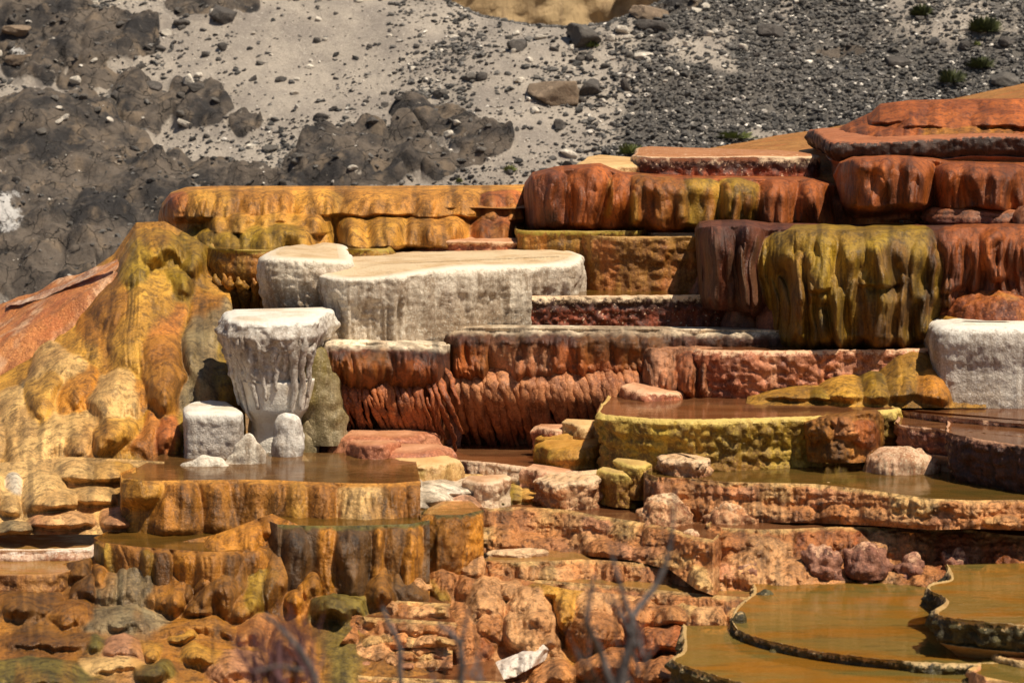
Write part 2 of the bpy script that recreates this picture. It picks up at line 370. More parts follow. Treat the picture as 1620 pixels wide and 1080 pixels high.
    z = z + rn[:, None] * np.ones_like(x)
    if not water:
        z = z + np.where(inner[None, :], 1, .3) * .012 * fbm(x * 4, y * 4, z * 0, 2, sd_ + 11)
    V = np.stack([x.ravel(), y.ravel(), z.ravel()], 1)
    nu, nv = x.shape
    Q = gridq(nu, nv, flip=False)
    cap = (np.arange(nu) * nv)[::-1] if False else (np.arange(nu) * nv)
    mt = M[mat] if isinstance(mat, str) else mat
    if water or key:
        root = bpy.data.objects.new(name, None); C.objects.link(root)
        root.location = (float(V[:, 0].mean()), float(path[:, 1].min()), float(zb)); root.empty_display_size = .1
        jr = int(np.searchsorted(np.arange(m), m))
        cand = np.where((drop > .035) & ~inner)[0]; jr = int(cand[0]) if len(cand) else m // 3
        A = {'drop': np.tile(drop, nu).reshape(nu, nv), 'tf': np.tile(tf, nu).reshape(nu, nv)}
        V3 = V.reshape(nu, nv, 3)
        mesh_obj('rim', V3[:, :jr + 1].reshape(-1, 3), gridq(nu, jr + 1), mt, ngons=[np.arange(nu) * (jr + 1)], parent=root,
                 attrs={k_: a_[:, :jr + 1].ravel() for k_, a_ in A.items()})
        mesh_obj('wall', V3[:, jr:].reshape(-1, 3), gridq(nu, nv - jr), mt, parent=root, attrs={k_: a_[:, jr:].ravel() for k_, a_ in A.items()})
        o = root
    else:
        o = mesh_obj(name, V, Q, mt, ngons=[cap], attrs={'drop': np.tile(drop, nu), 'tf': np.tile(tf, nu)})
    tag(o, label, cat, group)
    if water:
        sub = path[::6]; ns = nor[::6]
        wv = np.c_[sub[:, 0] - ns[:, 0] * .02, sub[:, 1] - ns[:, 1] * .02, np.full(len(sub), path[:, 2].min() - wl)]
        wo = mesh_obj('pool_water', wv, np.zeros((0, 4), int), W[water], ngons=[np.arange(len(wv))], smooth=False)
        struct(wo)
    I = dict(o=o, path=path, nor=nor, s=s, z0=z0, Hh=Hh, r=r, prof=pt, amp=amp, lob=lob, sd=sd_, Y0=Y0)
    if key: info[key] = I
    return I

def stalactites(I, px0, px1, n, t0, t1, r0, mat, under=.5, drift=.0, ln=(.8, 1.1)):
    """tapering hanging drips as child parts of a terrace"""
    par = I['o']; path, nor, s = I['path'], I['nor'], I['s']
    pxs, _ = topix(path[:, 0], path[:, 1], path[:, 2])
    fr = path[:, 1] < I['Y0'] + 1.2
    idx = np.where((pxs > px0) & (pxs < px1) & fr)[0]
    if not len(idx): return
    for k in range(n):
        i0 = idx[int((k + .5 + rng.uniform(-.35, .35)) / n * (len(idx) - 1)) % len(idx)]
        p0 = path[i0]; nn = nor[i0]; tn = np.array([-nn[1], nn[0]])
        tA = t0 + rng.uniform(-.06, .06); tB = min(1.0, tA + (t1 - t0) * rng.uniform(*ln))
        rr = r0 * rng.uniform(.65, 1.35)
        nr = 18; ns = 9
        t = np.linspace(tA, tB, nr)
        wob = .012 * np.cumsum(rng.normal(0, 1, nr)) / 2
        off = np.interp(t, I['prof'][:, 0], I['prof'][:, 1]) * I['amp'] * (1 - (1 - under) * np.clip((t - tA) / (tB - tA) * 1.6, 0, 1)) - .012
        hh = -I['r'] - (I['Hh'] - I['r']) * t
        q = (t - tA) / (tB - tA)
        rad = rr * (sstep(0, .22, q) * .9 + .1) * (1 - .8 * q ** 1.1) * (1 + .18 * np.sin(q * 34 + k)) + .004
        dr = drift * q * I['Hh'] * rng.uniform(.6, 1.4)
        cx = p0[0] + nn[0] * off + tn[0] * (wob + dr); cy = p0[1] + nn[1] * off + tn[1] * (wob + dr); cz = p0[2] + hh
        a = np.linspace(0, 2 * math.pi, ns, endpoint=False)
        X = cx[:, None] + rad[:, None] * np.cos(a)[None, :]; Yy = cy[:, None] + rad[:, None] * np.sin(a)[None, :]
        Z = np.repeat(cz[:, None], ns, 1)
        V = np.stack([X.ravel(), Yy.ravel(), Z.ravel()], 1)
        i = np.arange(nr - 1)[:, None] * ns; j = np.arange(ns)[None, :]; j2 = (j + 1) % ns
        Q = np.stack([(i + j).ravel(), (i + ns + j).ravel(), (i + ns + j2).ravel(), (i + j2).ravel()], 1)
        mesh_obj('stalactite', V, Q, M[mat], ngons=[np.arange(ns), (np.arange(ns) + (nr - 1) * ns)[::-1]],
                 attrs={'drop': np.repeat(-hh, ns), 'tf': np.repeat(t, ns)}, parent=par)

def pillow(label, px, pt_, pb, wpx, Y, mat, dep=1.0, flare=0.0, lean=0.0, p=2.2, lump=(6, .03), flute=(7, .02), ds=.015, name='travertine_mound',
          cat='travertine mound', group=None, waist=0.0, lob=(2.2, .06), tilt=0.0, backrise=0.0, sink=.08):
    """pillow of flowstone: wpx = half width in pixels, Y = distance of its front foot"""
    SEED[0] += 7; sd_ = SEED[0]
    zt = zat(pt_, Y); zb = zat(pb, Y); Hh = zt - zb
    R = wpx * Y / F; Ry = R * dep; cx, cy = P(px, pt_, Y)[0], Y + Ry
    nt_ = max(24, int(2 * math.pi * R / ds)); nt_ = min(nt_, 420)
    m = max(12, int((Hh + R) / ds)); m = min(m, 200)
    a = np.linspace(0, 2 * math.pi, nt_, endpoint=False)
    u = np.linspace(0, 1, m)
    # superellipse: phi parameter
    ph = u * math.pi / 2
    rr = np.sin(ph) ** (2 / p); tt = 1 - np.cos(ph) ** (2 / p)
    rr = rr * (1 - flare) + flare * (rr * .5 + .5 * tt ** .9)
    rr = rr * (1 - waist * np.sin(np.pi * np.clip(tt * 1.15 - .15, 0, 1)))
    A, T = np.meshgrid(a, tt, indexing='ij'); RR = np.repeat(rr[None, :], nt_, 0)
    ca, sa = np.cos(A), np.sin(A)
    s = A * R
    x = cx + lean * Hh * T + R * RR * ca; y = cy + Ry * RR * sa; z = zt - (Hh + sink) * T + tilt * (x - cx) * (1 - T) + backrise * (y - Y) * (1 - T)
    D = Hh * T
    wl = sstep(0.02, .3, RR)
    g = lob[1] * (bil(x * lob[0] + 7, y * lob[0], D * 1.2, sd_) - .5) * 1.3 * wl
    g = g + flute[1] * (bil(x * flute[0] * 1.6 + 3, y * flute[0] * 1.6, D * 1.1, sd_ + 1) - .5) * 1.2 * sstep(.05, .4, T)
    g = g + .02 * fbm(x * 4, y * 4, z * 4, 3, sd_ + 2)
    lf, la = lump
    g = g + la * (bil(x * lf, y * lf, z * lf, sd_ + 4) - .5) * 1.6 + la * .5 * (bil(x * lf * 2.3, y * lf * 2.3, z * lf * 2.3, sd_ + 5) - .5) * 1.6
    nzv = np.cos(T * math.pi / 2) * .8; nh = np.sin(T * math.pi / 2) * .9 + .1
    x = x + ca * nh * g; y = y + sa * nh * g; z = z + nzv * g
    V = np.stack([x.ravel(), y.ravel(), z.ravel()], 1)
    i = np.arange(nt_)[:, None] * m; i2 = ((np.arange(nt_) + 1) % nt_)[:, None] * m; j = np.arange(m - 1)[None, :]
    Q = np.stack([(i + j).ravel(), (i + j + 1).ravel(), (i2 + j + 1).ravel(), (i2 + j).ravel()], 1)
    o = mesh_obj(name, V, Q, M[mat], attrs={'drop': (.0 + D).ravel() + .03, 'tf': T.ravel()})
    tag(o, label, cat, group); return o

def mound(label, px, pt_, pb, wpx, Y, mat, dep=1.0, flare=0.0, lean=0.0, p=2.2, lump=(10, .02), flute=(8, .025), lob=(2.0, .06), ds=.015,
          name='travertine_mound', cat='travertine mound', group=None, steps=False, back=.5, rx=None, flat=False, **kw):
    """draped apron of flowstone: bulging front, rounded shoulder, top running back into the slope"""
    if not steps and not flat:
        return pillow(label, px, pt_, pb, wpx, Y, mat, max(dep, .7) * 1.5, flare, lean, 2.7, lump, flute, ds, name, cat, group, lob=lob)
    R = wpx * Y / F; B = R * dep
    ws = wpx * (1 - .28 * flare)
    pts = []
    j1, j2 = rng.uniform(-.12, .12, 2)
    for u in np.linspace(-1, 1, 9):
        pts.append((px + u * ws, B * (1 - math.sqrt(max(0, 1 - u * u * .97))) + j1 * B * math.sin(3 * u) + .0))
    Hh = (pb - pt_) * Y / F
    rr = min(.42 * Hh, .55 * R) if not steps else .035
    cr = 'peach' in mat
    return terrace(label, Y, pt_, pts, pb, mat, 'steps' if steps else ('drape' if flare > .15 else 'lobe'), amp=(.12 + .55 * flare) * min(R, .5) if not steps else .5 * min(R, .6), r=rr, depth=back, rx=(rx if rx is not None else (.5 * min(R, B + .1) if not steps else .03)), inn=(.02, .01), side=(B * .4 + .05, B * .4 + .05),
                   lob=lob, flute=(flute[0], flute[1], .05), lump=lump if not cr else (13, .035), ds=ds, name=name, cat=cat, group=group, swing=-.1, lean=lean, skirt=.15, rimn=.015)

TINT = {'lip': (.95, .80, .58), 'bandr': (.075, .02, .008), 'rust': (.38, .10, .015), 'purp': (.16, .048, .020), 'rusto': (.50, .21, .025), 'gor': (.66, .30, .045), 'dkol': (.20, .115, .015), 'white': (.70, .62, .50), 'mustard': (.48, .25, .03), 'gold': (.66, .34, .045), 'amber': (.62, .25, .022), 'orange': (.64, .23, .04), 'brown': (.40, .165, .02), 'dark': (.20, .085, .012), 'olive': (.34, .21, .015),
        'grey': (.30, .24, .13), 'cream': (.76, .48, .18), 'pink': (.60, .28, .14), 'peach': (.80, .43, .18), 'peachd': (.56, .23, .07), 'moss': (.14, .12, .02), 'black': (.10, .05, .015), 'red': (.42, .115, .028)}
def relief(name, label, cat, rows, base, lobes, mat, step=1.15, warp=14, flute=(11, .02), crumb=0.0, k=.035, seed=5, shoulder=.32, hang=.12, bs=1.0, presmooth=3, rimrows=None):
    """continuous flowstone face: rows of control points (px,py,Y) top to bottom, with draped lobes (px, top, foot, half width, bulge m, tint, lean px) fused into it"""
    A = np.array([[list(map(float, t)) for t in r] for r in rows])          # rows x cols x 3
    w_px = A[..., 0].max() - A[..., 0].min(); h_px = A[..., 1].max() - A[..., 1].min()
    nu, nv = int(w_px / step), int(h_px / step)
    cu = np.linspace(0, A.shape[1] - 1, nu); cv = np.linspace(0, A.shape[0] - 1, nv)
    B = np.stack([np.stack([np.interp(cu, range(A.shape[1]), A[i, :, c_]) for i in range(A.shape[0])], 0) for c_ in range(3)], 2)
    G = np.stack([np.stack([np.interp(cv, range(A.shape[0]), B[:, j, c_]) for j in range(nu)], 0) for c_ in range(3)], 2)
    for _ in range(presmooth):
        G[1:-1, 1:-1] = (G[:-2, 1:-1] + G[2:, 1:-1] + G[1:-1, :-2] + G[1:-1, 2:]) / 4
    px, py, Y = G[..., 0], G[..., 1], G[..., 2]
    wx = px + warp * fbm(px / 45, py / 70, 0 * px, 3, seed) + warp * .8 * vn(px / 95, py / 60, 0 * px + 4, seed + 21); wy = py + warp * .8 * fbm(px / 34, py / 45, 0 * px + 9, 3, seed + 1)
    tot = np.zeros_like(px); tint = np.ones(px.shape + (3,)) * np.array(TINT[base]); rng2 = np.random.default_rng(seed)
    for lb in lobes:
        (cx, t_, b_, w_, bu, tn, ln_) = lb[:7]; sq = 4 if len(lb) > 7 else 2
        v = (wy - t_) / (b_ - t_); c_ = cx + ln_ * np.clip(v, 0, 1)
        e = np.clip(1 - np.abs((wx - c_) / (w_ * (1.15 - .8 * np.clip(v, 0, 1) if (w_ < 13 and len(lb) > 7) else .72 + .28 * np.clip(v, 0, 1) ** .6 if (sq == 2 or w_ < 13) else 1))) ** (sq if w_ >= 13 else 2), 0, 1)
        cap_ = np.sqrt(e)
        vs = v - .22 * (1 - cap_)                      # rounded top outline
        rise = np.clip(vs / shoulder, 0, 1); rise = np.sqrt(np.clip(1 - (1 - rise) ** 2, 0, 1)) * (1 - .85 * sstep(1 - hang * 2.2, 1.08, v + .12 * (1 - cap_)))
        rise = rise * (.8 + .2 * np.clip(v, 0, 1))
        f = min(bu * bs, w_ * .0052 * 1.8) * e ** .75 * rise * (1 + .25 * vn(px / 20, py / 40, 0 * px + cx, seed + 22))
        if w_ < 13:
            tot = tot + f * (tot > .01); wg_ = (.5 * sstep(0, .04, f))[..., None]; tint = tint * (1 - wg_) + wg_ * np.array(TINT[tn]); continue
        wgt = .85 * sstep(-.05, .07, f - tot)[..., None] * sstep(0, .05, f)[..., None]
        tint = tint * (1 - wgt) + wgt * np.array(TINT[tn]) * rng2.uniform(.88, 1.1)
        hh_ = np.clip(1 - np.abs(tot - f) / k, 0, 1); tot = np.maximum(tot, f) + hh_ * hh_ * k * .25 * np.clip(np.minimum(tot, f) / k, 0, 1)
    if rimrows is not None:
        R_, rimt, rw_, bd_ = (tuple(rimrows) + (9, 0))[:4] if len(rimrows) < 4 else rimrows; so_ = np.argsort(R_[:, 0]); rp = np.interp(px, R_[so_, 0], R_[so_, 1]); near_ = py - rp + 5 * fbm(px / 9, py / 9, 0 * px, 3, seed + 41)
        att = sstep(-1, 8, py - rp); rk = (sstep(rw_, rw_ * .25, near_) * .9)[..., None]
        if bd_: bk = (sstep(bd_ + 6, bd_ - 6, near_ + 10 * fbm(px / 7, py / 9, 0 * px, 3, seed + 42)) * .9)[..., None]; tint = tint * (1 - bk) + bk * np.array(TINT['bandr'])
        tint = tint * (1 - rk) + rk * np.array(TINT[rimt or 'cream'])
    else: att = 1
    x0 = px / 195.; y0 = py / 195.
    tn_ = sstep(.05, .4, fbm(px / 55, py / 90, 0 * px, 4, seed + 31))[..., None]; tint = tint * (1 - .5 * tn_) + .5 * tn_ * np.array(TINT['brown' if base in ('brown', 'gold') else base])
    tn_ = sstep(.1, .45, fbm(px / 30, py / 100, 0 * px + 7, 4, seed + 32))[..., None]; tint = tint * (1 + .35 * tn_)
    tn_ = sstep(.1, .45, fbm(px / 16, py / 90, 0 * px + 17, 4, seed + 33))[..., None]; tint = tint * (1 - .40 * tn_)
    d = flute[1] * (bil(px / flute[0] + 2 * vn(px / 60, py / 60, 0 * px, seed + 2), py / 80, 0 * px, seed + 3) - .45) + flute[1] * .8 * (bil(px / flute[0] / 2.7, py / 130, 0 * px, seed + 4) - .45)
    d = d + .03 * fbm(x0 * 4, y0 * 3, Y * 2, 4, seed + 5)
    if crumb: d = d + crumb * (bil(x0 * 12, y0 * 12, Y * 6, seed + 6) - .4) + crumb * .6 * (bil(x0 * 27, y0 * 27, Y * 12, seed + 7) - .4)
    Y = Y - (tot + d) * att
    cxx = (px - CXP) / F; cyy = (CYP - py) / F; dy_ = cosT + cyy * sinT; dz_ = -sinT + cyy * cosT; kk = Y / dy_
    V = np.stack([(cxx * kk).ravel(), Y.ravel(), (H + dz_ * kk).ravel()], 1)
    o = mesh_obj(name, V, gridq(nu, nv, False), M[mat], attrs={'drop': np.full(px.size, .5), 'tf': np.full(px.size, .3)})
    ca_ = o.data.color_attributes.new('tint', 'FLOAT_COLOR', 'POINT')
    ca_.data.foreach_set('color', np.concatenate([tint.reshape(-1, 3), np.ones((px.size, 1))], 1).astype(np.float32).ravel())
    tag(o, label, cat); return o

def face(name, label, cat, tops, bots, Yt, Yb, base, lobes, mat='flow', back=1.0, **kw):
    r0 = []; r1 = []; r2 = []; r3 = []
    for (a, b_, d), (c_, e_) in zip(tops, bots):
        Y = Yt + d; Y2 = Y + back
        r0.append((a, YH + (b_ - YH) * Y / Y2, Y2)); r1.append((a, b_, Y)); r2.append(((a + c_) / 2, b_ * .55 + e_ * .45, (Y + Yb + d) / 2)); r3.append((c_, e_, Yb + d))
    return relief(name, label, cat, [r0, r1, r2, r3], base, lobes, mat, **kw)

def pface(label, Y0, py0, rim, tints, water=None, foot=.2, wpx=(16, 34), bu=(.05, .14), tiers=1, mat='crumbflow', base='peachd', depth=1.2, name='travertine_terrace', rimt=None, wl=.015, wpoly=None, **kw):
    """pool terrace: rim points (px, py, base py) on one level plane, a lobed wall below them and the water behind"""
    z0 = zat(py0, Y0); r = [[], [], [], [], []]
    for a, b_, e_ in rim:
        x, y, _ = PZ(a, b_, z0)
        for k_, (dy, dz) in enumerate([(.14, -.07), (.05, -.012), (0, .0)]):
            q = topix(x, y + dy, z0 + dz); r[k_].append((float(q[0]), float(q[1]), y + dy))
        r[3].append((a, b_ * .5 + e_ * .5, y - foot * .4)); r[4].append((a, e_ + 6, y - foot))
    R_ = np.array([(p_[0], p_[1], p_[2]) for p_ in rim], float); lob_ = []
    for t in range(tiers):
        a = R_[:, 0].min() - 5
        while a < R_[:, 0].max():
            wd = rng.uniform(*wpx); i = int(np.argmin(np.abs(R_[:, 0] - a - wd * .6)))
            ra = float(np.interp(a + wd * .6, *(R_[np.argsort(R_[:, 0])][:, k] for k in (0, 1)))); re = float(np.interp(a + wd * .6, *(R_[np.argsort(R_[:, 0])][:, k] for k in (0, 2))))
            h0 = (re - ra); tt = ra - 3 + h0 * t / tiers + rng.uniform(-.04, .12) * h0 * (t > 0) ; bb = ra + h0 * (t + 1) / tiers + rng.uniform(-.05, .15) * h0
            lob_.append((a + wd * .6, tt + (rng.uniform(-.1, .35) * h0 / tiers if 'crumb' in mat else 0), bb + 6, wd, rng.uniform(*bu) * (1 + .5 * t), tints[rng.integers(len(tints))], 0)); a += wd * rng.uniform(.6, 1.5)
    kw.setdefault('warp', 12 if 'crumb' in mat else 8); kw.setdefault('flute', (9, .014)); kw.setdefault('hang', .2 if 'crumb' in mat else .12)
    o = relief(name, label, 'travertine terrace', [r[0], r[1], r[2], r[3], r[4]], base, lob_, mat, presmooth=1, rimrows=(R_, rimt), **kw)
    if water:
        wp = [PZ(a, b_, z0) for a, b_, e_ in (wpoly or rim)]
        yb = max(q[1] for q in wp) + depth
        sm = resample(chaikin([list(q) for q in wp], 2), .05)[0]
        wv = [(q[0], q[1] + .03, z0 - wl) for q in sm] + [(sm[-1][0] - .1, yb, z0 - wl), (sm[0][0] + .1, yb, z0 - wl)]
        struct(mesh_obj('pool_water', np.array(wv), np.zeros((0, 4), int), W[water], ngons=[np.arange(len(wv))], smooth=False))
        wb = [(q[0], q[1] + .06, z0 - .08) for q in sm] + [(sm[-1][0] - .1, yb, z0 - .08), (sm[0][0] + .1, yb, z0 - .08)]
        struct(mesh_obj('pool_bed', np.array(wb), np.zeros((0, 4), int), M['ground'] if 'ground' in M else None, ngons=[np.arange(len(wb))], smooth=False))
    return o

# ------------------------------------------------------------------ hillside
ROCK = [  # px, py, rx, ry, relief : dark weathered rock coming through the sand
 (-90, 60, 90, 70, .35), (-110, 220, 120, 90, .45), (-90, 360, 110, 90, .45), (-210, 300, 70, 120, .4), (60, 20, 90, 38, .35), (150, 70, 85, 50, .40), (60, 95, 60, 40, .3), (225, 65, 35, 30, .25), (330, 12, 80, 24, .25), (150, 130, 60, 16, .2),
 (70, 215, 130, 60, .5), (150, 260, 100, 60, .45), (35, 330, 90, 70, .4), (130, 360, 120, 70, .5), (225, 320, 90, 45, .5), (60, 420, 100, 70, .45), (210, 400, 60, 60, .4),
 (235, 178, 55, 42, .4), (305, 172, 55, 45, .4), (385, 198, 30, 20, .25), (350, 262, 25, 14, .15), (400, 290, 60, 18, .3), (300, 290, 60, 22, .35),
 (510, 262, 55, 38, .45), (575, 255, 55, 42, .45), (650, 250, 48, 34, .4), (690, 262, 26, 24, .3), (480, 290, 50, 16, .35), (560, 290, 90, 22, .4),
 (665, 178, 42, 16, .2), (700, 198, 42, 20, .25), (742, 215, 30, 24, .25), (775, 228, 40, 26, .3), (735, 248, 30, 16, .2),
 (1070, 15, 50, 14, .2), (1330, 78, 40, 10, .1)]
def slopeZ(px, Y):
    return 2.55 + .5 * (Y - 36) + .10 * (px - 0) / F * 36 * 1.3 + .25 * fbm(px / 260., Y / 2.2, 0 * px, 2, 91) 
def hillZ(px, Y, fine=True):
    px = np.asarray(px, float); Y = np.asarray(Y, float)
    z = slopeZ(px, Y)
    py = YH + F * (H - z) / Y
    x = (px - CXP) / F * Y
    wx = px + 26 * fbm(px / 60, py / 60, 0 * px, 3, 31); wy = py + 14 * fbm(px / 50, py / 40, 0 * px + 5, 3, 37)
    mask = 0 * px; add = 0 * px
    for (cx, cy, rx, ry, h) in ROCK:
        d = 1.15 - np.sqrt(((wx - cx) / rx) ** 2 + ((wy - cy) / ry) ** 2)
        k = sstep(0, .32, d); mask = np.maximum(mask, k)
        add = np.maximum(add, h * k * (1 + .25 * np.clip(d, 0, 1)))
    pile = sstep(0, 1, (px - 830 - (290 - py) * .3) / 240.) * (1 - .75 * np.exp(-(((px - 1500) / 150) ** 2 + ((py - 40) / 50) ** 2)))
    pile = pile * sstep(-.35, .05, fbm(x * .9, Y * .5, 0 * x, 3, 71) + .3)
    z = z + add * .6
    if fine:
        z = z + .10 * fbm(x * 1.1, Y * 1.1, 0 * x, 3, 41) + mask * (.30 * (bil(x * 1.5, Y * 1.5, z * 1.5, 43) - .5) + .16 * (bil(x * 3.6, Y * 3.6, z * 3.6, 44) - .5) + .07 * fbm(x * 7, Y * 7, z * 7, 3, 45)) \
              + .012 * fbm(x * 9, Y * 9, 0 * x, 2, 47) + pile * .05 * fbm(x * 6, Y * 6, 0 * x, 2, 49)
    zc9 = 8.5; z = np.where(z > zc9, zc9 + 1.2 * np.tanh((z - zc9) / 3.), z)
    # saddle at the top centre: the slope crests and falls away behind
    cp = np.interp(px, [600, 700, 760, 840, 900, 960, 1010, 1060, 1130], [-500, 2, 28, 43, 46, 40, 22, 0, -500])
    zc = H - (cp - YH) * Y / F
    z = np.where(cp > -80, np.minimum(z, zc + 0 - .0), z)
    return z, mask, pile
NX, NY = 1150, 560
pxs = np.linspace(-260, 1900, NX)
Yn = np.concatenate([np.linspace(29, 33.5, 20, endpoint=False), np.linspace(33.5, 46.5, 500, endpoint=False), 46.5 + 45 * np.linspace(0, 1, 40) ** 1.5])
PX, YY = np.meshgrid(pxs, Yn, indexing='ij')
Z, MK, PL = hillZ(PX, YY)
for i, c in enumerate(pxs):      # behind the crest the ground drops
    cp = np.interp(c, [600, 700, 760, 840, 900, 960, 1010, 1060, 1130], [-500, 2, 28, 43, 46, 40, 22, 0, -500])
    if cp > -80:
        zr = H - (cp - YH) * Yn / F
        k = np.argmax(Z[i] >= zr - 1e-4)
        if k > 0: Z[i, k:] = Z[i, k] - .35 * (Yn[k:] - Yn[k])
Xh = (PX - CXP) / F * YY
nb = NB("hillside_sand_and_rock"); p = nb.geo.outputs['Position']
mk = nb.attr("rock"); pl = nb.attr("pile")
sand = nb.mix(nb.ramp(nb.noise(p, 1.1, 4, .6), .35, .65), (.47, .41, .345), (.31, .27, .235))
sand = nb.mix(nb.math('MULTIPLY', nb.ramp(nb.noise(p, 42, 3, .75), .5, .7), .65), sand, (.16, .14, .125))
sand = nb.mix(nb.ramp(nb.noise(p, 27, 3, .75), .62, .68), sand, (.66, .60, .52))
rock = nb.mix(nb.ramp(nb.noise(p, 1.1, 6, .7), .40, .60), (.150, .120, .095), (.030, .027, .027))
rock = nb.mix(nb.math('MULTIPLY', nb.ramp(nb.noise(nb.pos(1, 1, .5), 3.3, 4, .6), .52, .68), .8), rock, (.22, .165, .115))
rock = nb.mix(nb.ramp(nb.noise(p, 6, 5, .7), .64, .72), rock, (.42, .37, .31))
vw = nb.n("ShaderNodeVectorMath", operation='ADD'); nz_ = nb.n("ShaderNodeTexNoise"); nb.L(p, nz_.inputs['Vector']); nz_.inputs['Scale'].default_value = 3; nz_.inputs['Detail'].default_value = 3
sc_ = nb.n("ShaderNodeVectorMath", operation='SCALE'); nb.L(nz_.outputs['Color'], sc_.inputs[0]); sc_.inputs['Scale'].default_value = .45
nb.L(p, vw.inputs[0]); nb.L(sc_.outputs[0], vw.inputs[1])
vo = nb.n("ShaderNodeTexVoronoi", feature='DISTANCE_TO_EDGE'); nb.L(vw.outputs[0], vo.inputs['Vector']); vo.inputs['Scale'].default_value = 2.6
ck = nb.ramp(vo.outputs['Distance'], 0, .022)
ckm = nb.ramp(nb.noise(p, .9, 3, .6), .36, .46)
ck = nb.math('MAXIMUM', ck, nb.math('SUBTRACT', 1.0, ckm))
rock = nb.mix(nb.math('MULTIPLY', nb.math('SUBTRACT', 1.0, ck), .75), rock, (.022, .019, .017))
grav = nb.mix(nb.ramp(nb.noise(p, 16, 4, .8), .42, .6), (.045, .043, .042), (.12, .11, .10))
grav = nb.mix(nb.ramp(nb.noise(p, 35, 3, .7), .6, .68), grav, (.42, .39, .35))
mkn = nb.ramp(nb.math('ADD', mk, nb.math('MULTIPLY', nb.math('SUBTRACT', nb.noise(p, 3.5, 6, .75), .5), .8)), .40, .60)
pln = nb.ramp(nb.math('ADD', pl, nb.math('MULTIPLY', nb.math('SUBTRACT', nb.noise(p, 3, 5, .75), .5), 1.1)), .35, .65)
c = nb.mix(nb.math('MULTIPLY', pln, .85), sand, grav); c = nb.mix(mkn, c, rock)
wh = nb.attr("lime"); c = nb.mix(nb.ramp(nb.math('MULTIPLY', wh, nb.noise(p, 2.2, 7, .8)), .40, .48), c, (.62, .60, .58))
nb.L(c, nb.b.inputs['Base Color']); nb.b.inputs['Roughness'].default_value = .92
n_ = nb.bump(nb.noise(p, 12, 6, .75), .05)
crk = nb.n("ShaderNodeMix", data_type='FLOAT'); nb.L(mkn, crk.inputs[0]); crk.inputs[2].default_value = 1; nb.L(ck, crk.inputs[3])
n_ = nb.bump(crk.outputs[0], .05, 1, n_); n_ = nb.bump(nb.noise(p, 60, 3, .7), .012, 1, n_)
nb.L(n_, nb.b.inputs['Normal'])
PYh = YH + F * (H - Z) / YY
lime = np.exp(-(((PX - 15) / 45) ** 2 + ((PYh - 330) / 70) ** 2)) + .8 * np.exp(-(((PX - 30) / 60) ** 2 + ((PYh - 85) / 40) ** 2)) + .7 * np.exp(-(((PX - 235) / 160) ** 2 + ((PYh - 268 + (PX - 235) * .2) / 9) ** 2))
hill = mesh_obj('hillside', np.stack([Xh.ravel(), YY.ravel(), Z.ravel()], 1), gridq(NX, len(Yn), True), nb.m,
                attrs={'rock': MK.ravel(), 'pile': PL.ravel(), 'lime': lime.ravel()})
struct(hill)
def hillhit(px, py):
    Yc = np.linspace(33.6, 60, 700); z, _, _ = hillZ(np.full(700, float(px)), Yc)
    ray = H - (py - YH) * Yc / F
    k = int(np.argmax(z >= ray)); return ((px - CXP) / F * Yc[k], Yc[k], z[k])

# far cliff seen through the saddle
nb = NB("cliff_tan_rock"); p = nb.geo.outputs['Position']
c = nb.mix(nb.ramp(nb.noise(nb.pos(1, 1, .35), .55, 5, .65), .35, .65), (.55, .40, .22), (.36, .25, .14))
c = nb.mix(nb.math('MULTIPLY', nb.ramp(nb.noise(nb.pos(1, 1, .1), 1.6, 4, .7), .48, .66), .7), c, (.20, .13, .08))
nb.L(c, nb.b.inputs['Base Color']); nb.b.inputs['Roughness'].default_value = .95
nb.L(nb.bump(nb.noise(nb.pos(1, 1, .4), 4, 6, .7), .12), nb.b.inputs['Normal'])
u = np.linspace(-9, 13, 220); v = np.linspace(-2, 17, 200); U, Vv = np.meshgrid(u, v, indexing='ij')
mesh_cl = mesh_obj('rock_cliff', np.stack([U.ravel(), (60 + .12 * (Vv + 2) + .9 * fbm(U * .5, Vv * .15, 0 * U, 4, 61) + .25 * fbm(U * 2, Vv * 2, 0 * U, 3, 62)).ravel(), Vv.ravel()], 1), gridq(220, 200), nb.m)
tag(mesh_cl, "distant tan rock cliff with dark vertical stains seen through the saddle of the hill", "cliff")

# ------------------------------------------------------------------ loose rock
def ico(sub=1):
    import bmesh
    bm = bmesh.new(); bmesh.ops.create_icosphere(bm, subdivisions=sub, radius=1)
    v = np.array([q.co[:] for q in bm.verts]); f = np.array([[w_.index for w_ in q.verts] for q in bm.faces]); bm.free(); return v, f
IV1, IF1 = ico(1); IV3, IF3 = ico(4)
def rock_mat(name, a, b_, cst=.5):
    nb = NB(name); p = nb.geo.outputs['Position']
    ri = nb.geo.outputs['Random Per Island']
    c = nb.mix(ri, a, b_); c = nb.mix(nb.ramp(nb.noise(p, 9, 4, .7), .5, .68), c, tuple(q * 1.8 for q in b_))
    nb.L(c, nb.b.inputs['Base Color']); nb.b.inputs['Roughness'].default_value = .9
    nb.L(nb.bump(nb.noise(p, 25, 5, .75), .03), nb.b.inputs['Normal']); return nb.m
RM = {'dark': rock_mat("dark_rock", (.05, .045, .042), (.085, .075, .068)), 'grey': rock_mat("grey_rock", (.16, .145, .13), (.10, .09, .08)),
      'tan': rock_mat("tan_rock", (.30, .22, .14), (.22, .16, .11)), 'pale': rock_mat("pale_rock", (.66, .61, .54), (.52, .47, .4)),
      'screedark': rock_mat("dark_gravel", (.026, .025, .025), (.15, .14, .13)), 'screepale': rock_mat("pale_gravel", (.30, .27, .24), (.72, .67, .60))}
